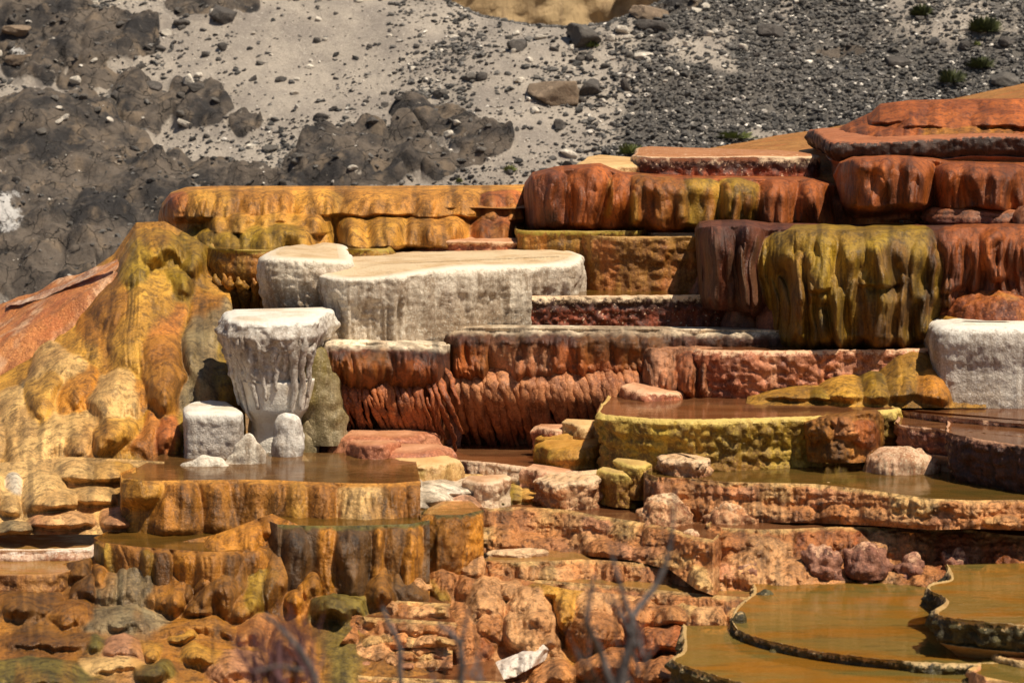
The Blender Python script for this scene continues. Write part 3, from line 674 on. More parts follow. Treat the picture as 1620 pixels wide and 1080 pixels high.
def boulder(px, py, wpx, hpx, tone, label, ang=0.0, blocky=.5, group=None, name='boulder', cat='boulder', fine=True):
    x, y, z = hillhit(px, py + hpx * .3)
    sx = wpx * y / F / 2; sz = hpx * y / F / 2; sy = min(sx, sz * 1.6 + .02)
    V = (IV3 if fine else ico(3)[0]).copy(); f = IF3 if fine else ico(3)[1]
    if blocky:
        m = np.abs(V).max(1)[:, None]; V = V * (1 - blocky) + (V / m * .85) * blocky
    sd_ = random.randint(0, 9999)
    # chop with random planes for flat faces
    for _ in range(7):
        n = rng.normal(size=3); n /= np.linalg.norm(n); d = rng.uniform(.55, .8); t = V @ n - d
        V = V - np.where(t > 0, t, 0)[:, None] * n[None, :]
    q = fbm(V[:, 0] * 1.7, V[:, 1] * 1.7, V[:, 2] * 1.7, 4, sd_); V = V * (1 + .16 * q)[:, None]
    V = V * np.array([sx, sy, sz]) * 1.12
    ca, sa = math.cos(ang), math.sin(ang)
    V = np.stack([V[:, 0] * ca + V[:, 2] * sa, V[:, 1], -V[:, 0] * sa + V[:, 2] * ca], 1)
    o = mesh_obj(name, V + np.array([x, y + sy * .2, z + sz * .35]), f, RM[tone]); tag(o, label, cat, group); return o
B = [
 (875, 146, 84, 44, 'tan', "large tan angular block with a dark left end, biggest boulder of the sandy slope", -.05, .8),
 (931, 138, 34, 36, 'dark', "dark boulder pressed against the right end of the large tan block", .1, .5),
 (925, 58, 74, 38, 'grey', "large rounded grey-brown boulder right of the saddle", .35, .3),
 (819, 73, 32, 24, 'dark', "dark angular boulder alone on the sand under the saddle", -.2, .6),
 (1025, 22, 62, 26, 'tan', "flat brown boulder at the top of the rocky rise right of the saddle", .2, .5),
 (1030, 42, 52, 22, 'dark', "dark boulder directly under the flat brown boulder right of the saddle", .1, .5),
 (990, 137, 16, 28, 'dark', "thin dark slab standing on its edge in the sand", -.3, .7),
 (885, 197, 22, 20, 'dark', "small dark wedge of rock lying below the large tan block", .3, .5),
 (898, 241, 34, 14, 'pale', "flat white rock slab lying low on the slope above the terraces", .3, .6),
 (1018, 88, 34, 14, 'pale', "flat pale slab in the rubble right of the rounded grey-brown boulder", .1, .7),
 (985, 46, 26, 16, 'pale', "pale block wedged between the rounded grey-brown and the dark boulder", .2, .6),
 (763, 122, 20, 16, 'dark', "round black rock ending the row of stones left of the large tan block", 0, .3),
 (743, 124, 22, 16, 'grey', "grey rock beside the round black rock on the sand", 0, .4),
 (698, 148, 24, 18, 'grey', "pale grey rounded rock above the dark outcrop in the middle of the slope", 0, .3),
 (590, 190, 20, 13, 'dark', "dark stone on the sand above the left dark outcrop", .1, .4),
 (820, 128, 20, 10, 'pale', "small pale slab on the sand left of the large tan block", 0, .6),
 (723, 193, 16, 10, 'pale', "small white stone lying on the dark outcrop in the middle of the slope", 0, .5),
 (122, 127, 18, 14, 'pale', "white block perched on the edge of the dark rock face at far left", -.3, .6),
 (300, 131, 16, 22, 'pale', "upright pale chip on top of the dark knob in the left sand", -.4, .7),
 (312, 140, 30, 18, 'dark', "dark boulder resting on the dark knob beside the upright pale chip", 0, .5),
 (246, 136, 26, 16, 'dark', "dark boulder balanced on the left end of the dark knob", .2, .5),
 (186, 153, 18, 16, 'dark', "small dark cube of rock on the crest of the left rock face", .5, .8),
 (296, 197, 30, 10, 'pale', "pale sliver of rock stuck low on the dark knob", .4, .6),
 (428, 234, 26, 14, 'grey', "lone grey boulder in the sand chute at centre left", -.2, .5),
 (290, 38, 24, 14, 'dark', "dark oval boulder near the top left below the dark ledge", 0, .4),
 (355, 75, 18, 14, 'dark', "dark rounded rock in the gravel at upper left centre", 0, .4),
 (265, 52, 20, 12, 'pale', "pale boulder next to the dark oval boulder at upper left", .2, .5),
 (358, 25, 44, 34, 'dark', "dark blocky boulder under the ledge near the top left", .2, .6),
 (1218, 50, 44, 26, 'dark', "large dark boulder half buried in the dark scree", 0, .4),
 (1415, 98, 46, 20, 'dark', "long dark boulder in the scree left of the shrubs", 0, .4),
 (1525, 72, 22, 16, 'dark', "round dark stone between the large shrub and the lower shrub", 0, .3),
 (1590, 65, 32, 20, 'dark', "dark boulder at the right edge beside the large shrub", .3, .5),
 (1590, 128, 50, 26, 'grey', "grey boulder at the right edge just above the orange ground", .2, .5),
 (1522, 47, 18, 9, 'pale', "pale flat stone left of the large shrub", 0, .6),
 (1520, 62, 18, 8, 'pale', "pale buff stone just below the pale flat stone beside the large shrub", 0, .6),
 (1100, 18, 18, 12, 'pale', "white block at the top edge right of the saddle", .2, .6),
 (1056, 112, 16, 12, 'pale', "small white cube of rock in the dark rubble right of the standing slab", .3, .7),
 (868, 284, 40, 18, 'dark', "dark boulder at the foot of the slope behind the upper terraces", 0, .4),
 (905, 262, 30, 14, 'dark', "dark boulder low on the slope beside the flat white slab", .2, .5),
 (400, 232, 18, 8, 'pale', "pale flat stone left of the lone grey boulder in the chute", .1, .6),
 (30, 52, 46, 18, 'tan', "tan rock ledge block at the left edge near the top", 0, .5),
 (40, 92, 60, 20, 'tan', "lower tan rock ledge block at the left edge", 0, .5),
 (508, 186, 26, 16, 'dark', "dark split boulder above the left end of the middle outcrop", .2, .5),
 (660, 75, 12, 8, 'dark', "tiny dark stone on the open sand above centre", 0, .4),
 (748, 72, 14, 9, 'dark', "small dark stone left of the lone dark angular boulder", 0, .4),
 (722, 60, 22, 8, 'pale', "pale slab on the sand just below the saddle", .3, .7),
 (855, 59, 20, 9, 'pale', "pale slab on the sand right of the lone dark angular boulder", .1, .7),
]
for b in B: boulder(*b[:6], ang=b[6], blocky=b[7])
# medium stones
nst = 0
while nst < 190:
    px, py = rng.uniform(-10, 1630), rng.uniform(0, 300)
    z_, mk_, pl_ = hillZ(np.array([px]), np.array([40.0]))
    if py > 480 - px * .3 or (720 < px < 1060 and py < 52): continue
    if px > 1000 and py > 250 - (px - 1000) * .2: continue
    right = px > 900
    if not right and rng.random() < .7: continue
    pale = rng.random() < .3
    wv = rng.uniform(7, 17)
    side_ = "in the dark scree at upper right" if right else "scattered on the pale sand of the hill"
    boulder(px, py, wv, wv * rng.uniform(.5, .8), 'pale' if pale else ('dark' if rng.random() < .6 else 'grey'),
            ("small pale stone " if pale else "small dark grey stone ") + side_, rng.uniform(-.5, .5), rng.uniform(.2, .8),
            group=("pale " if pale else "dark ") + "stones " + side_, name='stone', cat='stone', fine=False); nst += 1
def scree(name, n, tone, label, smin, smax, seed, dens):
    r = np.random.default_rng(seed); out = []; fo = []; cnt = 0; nv = len(IV1)
    px = r.uniform(-60, 1700, n * 4); Y = r.uniform(34, 45.5, n * 4)
    z, mk_, pl_ = hillZ(px, Y); py = YH + F * (H - z) / Y
    x = (px - CXP) / F * Y
    pr = dens(px, py, mk_, pl_, x, Y); keep = r.random(len(px)) < pr
    idx = np.where(keep)[0][:n]; k = len(idx)
    s = smin * (smax / smin) ** (r.random(k) ** 2.2)
    V = IV1[None, :, :] * (1 + .3 * r.normal(size=(k, nv, 1)).clip(-1, 1)) * (s[:, None, None] * r.uniform(.5, 1.2, (k, 1, 3)) * np.array([1.15, 1, .62]))
    a = r.uniform(0, 6.28, k); t = r.uniform(-.5, .5, k)
    ca, sa = np.cos(a)[:, None], np.sin(a)[:, None]; ct, st = np.cos(t)[:, None], np.sin(t)[:, None]
    X = V[:, :, 0] * ca - V[:, :, 1] * sa; Yy = V[:, :, 0] * sa + V[:, :, 1] * ca; Zz = V[:, :, 2]
    X, Zz = X * ct + Zz * st, -X * st + Zz * ct
    W_ = np.stack([X + x[idx][:, None], Yy + Y[idx][:, None], Zz + (z[idx] + s * .25)[:, None]], 2).reshape(-1, 3)
    Fq = (IF1[None] + (np.arange(k) * nv)[:, None, None]).reshape(-1, 3)
    o = mesh_obj(name, W_, Fq, RM[tone], smooth=False); o['kind'] = 'stuff'; tag(o, label, 'gravel'); return o
def dn(px, py, mk_, pl_, x, Y):
    c = sstep(-.1, .5, fbm(x * 1.3, Y * .8, 0 * x, 3, 77))
    return np.clip(.12 + .95 * pl_ + .5 * c * (px < 900) * (1 - mk_), 0, 1) * (1 - .75 * mk_) * np.where((px > 380) & (px < 620) & (py < 190), .25, 1)
scree('dark_scree', 60000, 'screedark', "dark grey gravel and broken rock covering the upper right slope", .014, .06, 5, dn)
scree('pale_scree', 7500, 'screepale', "pale limestone chips scattered through the sand and dark gravel", .012, .05, 6, dn)

# shrubs and grass tufts on the hill
def leafmat(name, a, b_):
    nb = NB(name); c = nb.mix(nb.geo.outputs['Random Per Island'], a, b_); nb.L(c, nb.b.inputs['Base Color']); nb.b.inputs['Roughness'].default_value = .7; return nb.m
LM = leafmat("shrub_leaves", (.035, .045, .015), (.085, .095, .025)); LG = leafmat("grass_blades", (.10, .13, .03), (.18, .19, .05))
def tuft(px, py, wpx, hpx, n, mat, label, name='shrub', cat='shrub', base=None):
    x, y, z = hillhit(px, py + hpx * .5) if base is None else base
    R = wpx * y / F / 2; hh = hpx * y / F; V = []; Q = []
    for k in range(n):
        a = rng.uniform(0, 6.28); rr = R * rng.random() ** .5 * .55; el = rng.uniform(.1, 1.45)
        b0 = np.array([x + rr * math.cos(a), y + rr * math.sin(a), z]); ln = hh * rng.uniform(.6, 1.1)
        d = np.array([math.cos(a) * math.cos(el) * R / hh * 1.2, math.sin(a) * math.cos(el) * R / hh * 1.2, math.sin(el)])
        mid = b0 + d * ln * .55; tip = b0 + d * ln + np.array([0, 0, -.1 * ln]); wv = np.array([-math.sin(a + .7), math.cos(a + .7), .2]) * rng.uniform(.007, .014)
        i = len(V); V += [b0 - wv * .5, b0 + wv * .5, mid + wv, mid - wv, tip]; Q += [[i, i + 1, i + 2, i + 3], [i + 3, i + 2, i + 4, i + 4]]
    V = np.array(V); T = []
    for q in Q:
        T.append(q[:3]); 
        if q[2] != q[3]: T.append([q[0], q[2], q[3]])
    o = mesh_obj(name, V, np.array(T), mat, smooth=False); tag(o, label, cat); return o
for a in [(1553, 38, 42, 30, 900, LM, "largest dense dark green shrub near the top right corner"), (1454, 16, 30, 22, 450, LM, "green shrub at the top edge left of the largest shrub"),
          (1548, 97, 34, 22, 450, LM, "dark shrub directly below the largest shrub"), (1502, 118, 38, 26, 260, LM, "sparse grey-green shrub left of the lowest dark shrub on the scree"),
          (936, 70, 18, 12, 160, LG, "bright green tuft in front of the large rounded boulder"), (1163, 212, 50, 14, 260, LG, "green grass tuft above the orange ground at centre right"),
          (996, 234, 34, 20, 200, LG, "loose grass tuft on the slope right of the flat white slab"), (807, 266, 18, 12, 140, LG, "small green tuft near the foot of the slope below the middle outcrop"),
          (727, 284, 10, 8, 70, LG, "tiny green tuft just above the upper left terrace"), (1542, 70, 10, 8, 60, LG, "tiny green tuft beside the round dark stone")]:
    tuft(*a)

# ------------------------------------------------------------------ ground
gx = np.concatenate([[-150, -60, -25, -12], np.linspace(-7, 7, 560), [12, 25, 60, 150]])
gy = np.concatenate([[-60, 0, 10, 15], np.linspace(17, 21.2, 240), np.linspace(21.3, 32, 30), [45, 80, 200]])
GX, GY = np.meshgrid(gx, gy, indexing='ij')
pxg = CXP + F * GX / np.maximum(GY, 3)
gz = 1.36 - .30 * np.clip(19.9 - GY, -.6, 6)
gz = gz - .42 * sstep(470, 620, pxg) * (1 - sstep(1500, 1600, pxg)) * sstep(19.4, 18.6, GY) * 0 - .38 * sstep(500, 640, pxg)
near = np.exp(-(np.maximum(0, np.abs(GX) - 6) / 2) ** 2)
step_ = np.floor((gz + .10 * fbm(GX * 1.2, GY * 1.6, 0 * GX, 3, 8)) / .05) * .05
fr = (gz + .10 * fbm(GX * 1.2, GY * 1.6, 0 * GX, 3, 8)) / .05; fr = fr - np.floor(fr)
gz = gz * (1 - near) + near * (step_ + .05 * sstep(.6, 1, fr) + .02 * (bil(GX * 5, GY * 5, 0 * GX, 13) - .5) + .008 * fbm(GX * 18, GY * 18, 0 * GX, 3, 15))
gz = np.where(GY > 24, np.minimum(gz, 1.4), gz)
nb = NB("wet_travertine_ground"); p = nb.geo.outputs['Position']
c = nb.mix(nb.ramp(nb.noise(nb.pos(.7, 1.6, 1), 1.3, 5, .65, .6), .36, .6), (.40, .20, .05), (.22, .12, .03))
c = nb.mix(nb.ramp(nb.noise(nb.pos(.8, 2, 1), 3.0, 5, .7, .4), .5, .66), c, (.12, .075, .022))
c = nb.mix(nb.ramp(nb.noise(nb.pos(.6, 2, 1), 1.7, 5, .7, .5), .58, .68), c, (.55, .40, .26))
c = nb.mix(nb.math('MULTIPLY', nb.ramp(nb.noise(p, 45, 3, .7), .5, .7), .5), c, (.06, .03, .012))
nb.L(c, nb.b.inputs['Base Color'])
r = nb.n("ShaderNodeMapRange"); nb.L(nb.noise(nb.pos(.8, 2, 1), 4, 4, .6), r.inputs[0]); r.inputs[1].default_value = .4; r.inputs[2].default_value = .6; r.inputs[3].default_value = .12; r.inputs[4].default_value = .7
nb.L(r.outputs[0], nb.b.inputs['Roughness'])
n_ = nb.bump(nb.noise(nb.pos(1, 2, 1), 22, 5, .7), .015); nb.L(n_, nb.b.inputs['Normal'])
M['ground'] = nb.m
struct(mesh_obj('ground', np.stack([GX.ravel(), GY.ravel(), gz.ravel()], 1), gridq(len(gx), len(gy), True), nb.m))

# orange ground between the scree and the upper right terraces
def sheet(name, rows, mat, nu=200, nv=60, seed=3, amp=.03, freq=1.2, kind='structure', fold=0):
    """rows: list of polylines (px,py,Y) from far to near"""
    A = []
    for rw in rows:
        q = np.array([P(*t) for t in rw]); d = np.linspace(0, 1, len(q)); s_ = np.linspace(0, 1, nu)
        A.append(np.stack([np.interp(s_, d, q[:, k]) for k in range(3)], 1))
    A = np.array(A); t = np.linspace(0, 1, len(rows)); tv = np.linspace(0, 1, nv)
    G = np.stack([np.stack([np.interp(tv, t, A[:, i, k]) for i in range(nu)], 0) for k in range(3)], 2)
    x, y, z = G[..., 0], G[..., 1], G[..., 2]
    z = z + amp * fbm(x * freq, y * freq, 0 * x, 4, seed)
    if fold:
        wv_ = .35 * fbm(x * .8, y * .8, 0 * x, 3, seed + 5)
        uu = x * .9 + y * .35 + wv_; vv = y * .55
        z = z + fold * (bil(uu * 1.5, vv, 0 * x, seed + 6) - .45) * 1.4 + fold * .4 * (bil(uu * 3.3, vv * 1.6, 0 * x, seed + 7) - .45)
    o = mesh_obj(name, np.stack([x.ravel(), y.ravel(), z.ravel()], 1), gridq(nu, nv, False), M[mat], attrs={'drop': np.full(x.size, .5), 'tf': np.full(x.size, .3)})
    if kind: o['kind'] = kind
    return o
M['orangeground'] = travertine("orange_mineral_ground", (.52, .24, .06), (.42, .17, .035), (.26, .11, .02), accent=(.5, .17, .04), bumpd=.02)
sheet('ground', [[(700, 305, 36), (860, 300, 36), (1060, 246, 36), (1240, 215, 36), (1380, 190, 36), (1500, 160, 36), (1620, 132, 36), (1800, 90, 36)],
                 [(700, 300, 32), (860, 292, 32), (1060, 246, 32), (1240, 217, 32), (1380, 192, 32), (1500, 163, 32), (1620, 137, 32), (1800, 96, 32)],
                 [(700, 310, 26), (860, 300, 26), (1060, 255, 26), (1240, 252, 26), (1380, 250, 26), (1500, 215, 26.4), (1620, 190, 26.6), (1800, 150, 27)],
                 [(700, 330, 25), (860, 330, 25), (1060, 300, 25), (1240, 300, 25), (1380, 300, 25), (1500, 300, 25), (1620, 280, 25), (1800, 250, 25)]], 'orangeground', seed=4)

M['ochre'] = travertine("ochre_travertine", (.44, .21, .035), (.34, .15, .022), (.14, .05, .01), rim=(.5, .28, .08), top=(.5, .28, .09), accent=(.46, .15, .03), accth=(.5, .6), low=(.36, .12, .02), bumpd=.013)

# ================================================================== TERRACES
T = terrace
# ---- upper right stack
T("dark blackish fluted ledge with a thin red top at upper right", 24.7, 218, [(1300, .3), (1310, 0), (1400, -.1), (1500, 0), (1620, 0), (1760, 0)], 262, 'darkledge', 'bowl', .12, r=.03, lob=(1.5, .05), flute=(9, .05, .0))
T("low red ledge at the foot of the two rust lobes on the right", 23.6, 334, [(1462, .4), (1475, .05), (1540, -.05), (1610, 0), (1760, 0)], 356, 'purple', 'lobe', .08, r=.05, lob=(1.4, .06))
pillow("small dark red knob cut by the right edge beside the low red ledge", 1635, 318, 360, 30, 23.4, 'purple', 1.0)
T("thin ledge with pale rim and black speckled face behind the big olive and rust mass", 25.2, 248, [(1000, .25), (1010, 0), (1100, -.05), (1200, 0), (1300, .1)], 285, 'speckled', 'cliff', .05, r=.02, lob=(1.5, .06), top=[(.4, .01), (1.0, .02)])
T("cream coloured low shelf behind the dark purple lobe of the upper terrace", 25.3, 262, [(915, .4), (935, .1), (975, 0), (1010, 0), (1060, .2)], 290, 'tan', 'cliff', .05, r=.03)
T("olive shelf whose thin rim stands on the left of the ochre wall", 24.3, 364, [(812, .5), (815, .15), (830, 0), (900, -.05), (980, -.03), (1020, .05), (1030, .5)], 430, 'olive', 'cliff', .06, r=.025, water='olive', lob=(1.2, .05), flute=(10, .025, 0))
T("ochre and orange wall below the olive shelf, above the dark still pool", 24.05, 374, [(905, .6), (920, .1), (960, 0), (1040, -.03), (1100, 0), (1140, .1)], 470, 'ochre', 'block', .10, r=.03, water='olive', lob=(1.1, .08), flute=(8, .025, 0))
# ---- big right terrace
mound("low rust mound under the deep red terrace at the right edge", 1590, 460, 506, 92, 22.4, 'rust', .9, flare=.2, p=2.6)
T("flat mustard-brown shelf behind the white block", 22.55, 500, [(1478, .4), (1500, .05), (1560, 0), (1640, 0), (1760, 0)], 540, 'mustard', 'drape', .1, r=.05)
pillow("purplish wet mound at the right end of the upper dark pool", 1175, 474, 516, 42, 23.15, 'purple', .8, flare=.7)
pillow("small purplish knob beside the wet mound, against the large olive terrace", 1222, 480, 520, 28, 23.1, 'purple', .8, flare=.6)
pillow("lilac-brown mound leaning on the ochre wall above the dark pool", 1120, 425, 470, 34, 23.75, 'purple', .8, flare=.8)
fl = lambda a, b, st, t0, b0, w_, bu, tn: [(p_ + rng.uniform(-.35, .35) * st, t0 + rng.uniform(-14, 14), b0 + rng.uniform(-8, 8), w_ * rng.uniform(.7, 1.2), bu * rng.uniform(.6, 1.2), tn, rng.uniform(-5, 5)) for p_ in np.arange(a, b, st)]
face('travertine_terrace', "topmost orange-red terraces of the upper right stack, against the dark scree", 'travertine terrace',
 [(1332, 215, 1.2), (1326, 206, .5), (1345, 196, .1), (1378, 180, .15), (1392, 166, .1), (1440, 160, 0), (1520, 158, 0), (1640, 157, 0), (1780, 152, 0)],
 [(1336, 224), (1332, 225), (1345, 226), (1378, 226), (1392, 226), (1440, 226), (1520, 226), (1640, 226), (1780, 226)], 26.0, 25.1, 'rust',
 [(1420, 160, 198, 50, .30, 'rust', 0, 4), (1500, 158, 185, 60, .25, 'rust', 0), (1600, 156, 186, 70, .28, 'rust', 0, 4), (1470, 176, 206, 80, .35, 'rust', 0, 4), (1600, 174, 206, 80, .35, 'rust', 0, 4), (1400, 198, 226, 70, .35, 'rust', 0, 4), (1530, 198, 226, 90, .35, 'rusto', 0, 4), (1660, 196, 226, 70, .35, 'rust', 0, 4)]
 + fl(1345, 1640, 18, 200, 222, 10, .04, 'purp'), seed=68, flute=(6, .012), hang=.08, warp=9)
face('travertine_terrace', "largest olive terrace, its draped front continuing as a red curtain at right", 'travertine terrace',
 [(1106, 385, 1.3), (1099, 368, .6), (1106, 360, .25), (1125, 358, 0), (1180, 357, -.05), (1215, 362, .12), (1260, 363, -.05), (1350, 365, -.1), (1460, 363, -.05), (1540, 359, 0), (1640, 357, 0), (1780, 355, 0)],
 [(1112, 485), (1106, 486), (1112, 488), (1130, 490), (1185, 494), (1222, 540), (1262, 556), (1350, 560), (1450, 556), (1535, 525), (1640, 500), (1780, 500)], 23.15, 23.35, 'purp',
 [(1135, 354, 492, 40, .30, 'purp', 0), (1182, 354, 500, 36, .30, 'purp', 6), (1160, 400, 490, 24, .15, 'black', 0), (1350, 354, 562, 152, .60, 'olive', 0, 4), (1240, 365, 545, 44, .35, 'rusto', 10), (1300, 362, 470, 60, .62, 'olive', 0), (1390, 362, 465, 66, .62, 'olive', 0), (1460, 370, 490, 40, .55, 'brown', 0),
  (1570, 352, 500, 110, .42, 'rust', 0, 4), (1500, 356, 470, 50, .5, 'rust', 0), (1580, 356, 450, 60, .5, 'rust', 0), (1680, 352, 500, 90, .45, 'rust', 0, 4)]
 + fl(1222, 1500, 17, 445, 560, 10, .16, 'dkol') + fl(1215, 1480, 26, 385, 480, 12, .08, 'olive') + fl(1470, 1640, 15, 390, 500, 9, .14, 'purp') + fl(1105, 1210, 15, 385, 490, 9, .12, 'black'), seed=61, flute=(6, .014), hang=.07, warp=10)
face('travertine_terrace', "long upper terrace with a dark purple-red left end and an olive middle", 'travertine terrace',
 [(834, 340, 1.6), (827, 318, .8), (830, 296, .35), (842, 279, .1), (880, 269, 0), (950, 263, 0), (985, 276, -.02), (1080, 282, -.05), (1200, 283, -.05), (1285, 284, 0), (1330, 296, .15), (1380, 322, .35), (1420, 340, .6)],
 [(838, 364), (830, 364), (832, 366), (843, 366), (880, 366), (950, 368), (985, 368), (1080, 368), (1200, 368), (1285, 366), (1335, 364), (1385, 362), (1425, 362)], 24.6, 24.75, 'rust',
 [(866, 266, 368, 42, .34, 'purp', 0), (930, 262, 368, 46, .38, 'rust', -6), (985, 275, 368, 34, .36, 'rust', -8), (1040, 278, 370, 54, .40, 'rusto', 0, 4), (1100, 280, 370, 50, .36, 'olive', 0), (1160, 281, 370, 46, .36, 'olive', 0), (1225, 281, 370, 46, .36, 'rust', 0), (1285, 284, 368, 42, .42, 'rust', 0), (1350, 308, 364, 46, .25, 'red', 0)]
 + fl(850, 1330, 19, 295, 365, 11, .06, 'rust') + fl(970, 1200, 25, 290, 350, 12, .05, 'olive'), seed=62, flute=(6, .012), hang=.06, warp=9)
face('travertine_terrace', "pair of broad rounded rust-red lobes bulging below the dark fluted ledge at the right edge", 'travertine terrace',
 [(1322, 300, 1.2), (1318, 278, .6), (1328, 258, .25), (1350, 251, 0), (1420, 249, 0), (1475, 252, .1), (1500, 258, 0), (1560, 260, 0), (1640, 261, 0), (1780, 258, 0)],
 [(1340, 342), (1336, 342), (1345, 344), (1360, 346), (1420, 348), (1475, 350), (1500, 350), (1560, 350), (1640, 350), (1780, 350)], 24.1, 24.25, 'rust',
 [(1402, 245, 338, 74, .60, 'rust', 0, 4), (1350, 252, 330, 26, .4, 'rust', 8), (1440, 250, 338, 46, .6, 'red', 0), (1552, 256, 342, 82, .60, 'rust', 0, 4), (1482, 262, 340, 20, .35, 'purp', 0), (1660, 256, 340, 50, .5, 'rust', 0), (1420, 330, 352, 60, .2, 'red', 0)]
 + fl(1340, 1640, 16, 275, 340, 9, .05, 'purp'), seed=63, flute=(6, .014), hang=.07, warp=9)
# ---- upper left stack
face('travertine_terrace', "golden yellow upper left terraces of stacked rounded tiers", 'travertine terrace',
 [(262, 372, 1.4), (250, 352, .7), (256, 330, .3), (270, 312, .1), (295, 303, 0), (340, 301, -.02), (450, 301, -.05), (600, 301, -.08), (760, 300, -.05), (826, 299, 0), (850, 300, .3)],
 [(285, 448), (282, 448), (285, 450), (292, 452), (305, 452), (345, 452), (450, 420), (600, 402), (760, 402), (830, 402), (850, 402)], 25.5, 25.1, 'gor',
 [(278, 304, 350, 28, .22, 'red', 0), (330, 300, 348, 46, .30, 'gold', 0, 4), (410, 300, 345, 60, .30, 'gor', 0, 4), (500, 300, 345, 60, .30, 'gold', 0), (600, 300, 345, 70, .34, 'gor', 0, 4), (700, 300, 348, 60, .34, 'gor', 0, 4), (790, 300, 356, 48, .30, 'red', 0),
  (600, 339, 398, 64, .60, 'gold', 0, 4), (690, 339, 398, 60, .56, 'gor', 0, 4), (775, 341, 394, 52, .50, 'red', 0), (430, 333, 372, 104, .50, 'gold', 0, 4), (360, 350, 430, 60, .62, 'olive', 0), (440, 346, 404, 70, .66, 'olive', 0, 4), (505, 350, 402, 34, .5, 'gold', 0), (312, 354, 450, 32, .5, 'olive', 0)]
 + fl(290, 840, 18, 310, 345, 10, .04, 'gor') + fl(300, 520, 15, 365, 420, 9, .05, 'dkol') + fl(545, 800, 19, 348, 395, 10, .04, 'brown'), seed=64, flute=(6, .010), hang=.07, warp=8, shoulder=.4)
T("olive fluted terrace with hanging drips left of the white terrace", 24.0, 394, [(326, .7), (330, .25), (350, .0), (400, -.08), (460, -.05), (540, 0), (620, .1)], 520, 'olive', 'bowl', .25, r=.05, lob=(1.4, .10), flute=(9, .06, .25), water='olive', key='oliveleft')
stalactites(info['oliveleft'], 332, 470, 15, .3, 1.0, .045, 'olive', under=.7, ln=(.7, 1.1))
T("pinkish flat shelf behind the top of the white terrace", 24.4, 386, [(640, .4), (700, .1), (760, 0), (830, 0)], 412, 'pinkrust', 'cliff', .03, r=.03)
# ---- white terrace
TOPW = [(.25, .01), (.7, .025), (1.3, .03)]
T("white terrace's upper left lobe with a dripping lower edge", 22.85, 408, [(408, .5), (410, .2), (425, 0), (470, -.08), (520, -.05), (560, .1)], 500, 'white', 'bowl', .06, r=.07, lob=(1.5, .07), flute=(10, .05, .3), lump=(14, .012), top=TOPW, depth=1.0)
T("long white terrace with a rounded crusty rim, brightest of the upper terraces", 22.6, 430, [(492, 424, 22.95), (496, 427, 22.75), (530, 434, 22.55), (580, 437, 22.5), (640, 435, 22.5), (700, 428, 22.8), (740, 421, 23.0), (820, 413, 23.3), (900, 408, 23.6), (926, 406, 23.7), (932, 405, 24.0)], 536, 'white', 'cliff', .08, r=.07, mode='w',
  lob=(1.9, .11), flute=(10, .08, .2), lump=(16, .010), top=TOPW, depth=.6, side=(.3, .2))
# ---- centre red curtains
T("thin wall with pale rim and black and red speckled face above the long red curtain", 23.45, 467, [(702, .4), (706, .1), (720, 0), (800, -.05), (900, -.05), (1000, 0), (1080, .02), (1160, .1), (1230, .25)], 520, 'speckled', 'cliff', .05, r=.025, water='dark', lob=(1.4, .04), lump=(14, .025))
pillow("grey-brown wet lobe between the white pillar and the darker red curtain", 492, 541, 690, 38, 22.0, 'flankgrey', .9, p=3.0, waist=-.1, lean=.12)
pillow("slim olive drip column under the left end of the darker red curtain", 512, 600, 738, 16, 22.25, 'curtaindark', .9, p=3.6)
T("rust coloured fluted terrace with pale pink top on the right of the long curtain", 22.55, 553, [(1092, .5), (1096, .15), (1110, 0), (1180, -.08), (1260, -.06), (1330, 0), (1440, .05), (1500, .2)], 640, 'pinkrust', 'cliff', .07, r=.035, water='red', lob=(1.5, .08), flute=(9, .04, .1), lump=(13, .03))
def curtain(label, rimp, bots, Yt, Yb, lobes, water, seed, prof, base='dark', back=.25, **kw):  # dark base tint paints shade into the recess behind the drips
    R_ = np.array([(a, b_, 0) for a, b_, d in rimp], float)
    o = face('travertine_terrace', label, 'travertine terrace', rimp, bots, Yt, Yb, base, lobes, seed=seed, rimrows=(R_, 'lip', 15, 30), back=back, presmooth=1, **kw)
    w3 = [list(map(float, P(a, b_, Yt + d))) for a, b_, d in rimp]
    path = resample(chaikin(w3, 1), .02)[0]; z0 = float(np.median(path[:, 2]))
    wv = [(q[0], q[1] + .05, z0 - .02) for q in path[::3]]; yb = max(q[1] for q in wv) + .9
    wv += [(wv[-1][0] + .1, yb, z0 - .02), (wv[0][0] - .1, yb, z0 - .02)]
    struct(mesh_obj('pool_water', np.array(wv), np.zeros((0, 4), int), W[water], ngons=[np.arange(len(wv))], smooth=False))
    return dict(o=o, path=path, nor=np.tile([0., -1.], (len(path), 1)), s=None, z0=z0, Hh=z0 - zat(max(e_ for _, e_ in bots), Yb), r=.02, prof=np.array(prof), amp=1.0, Y0=Yt)
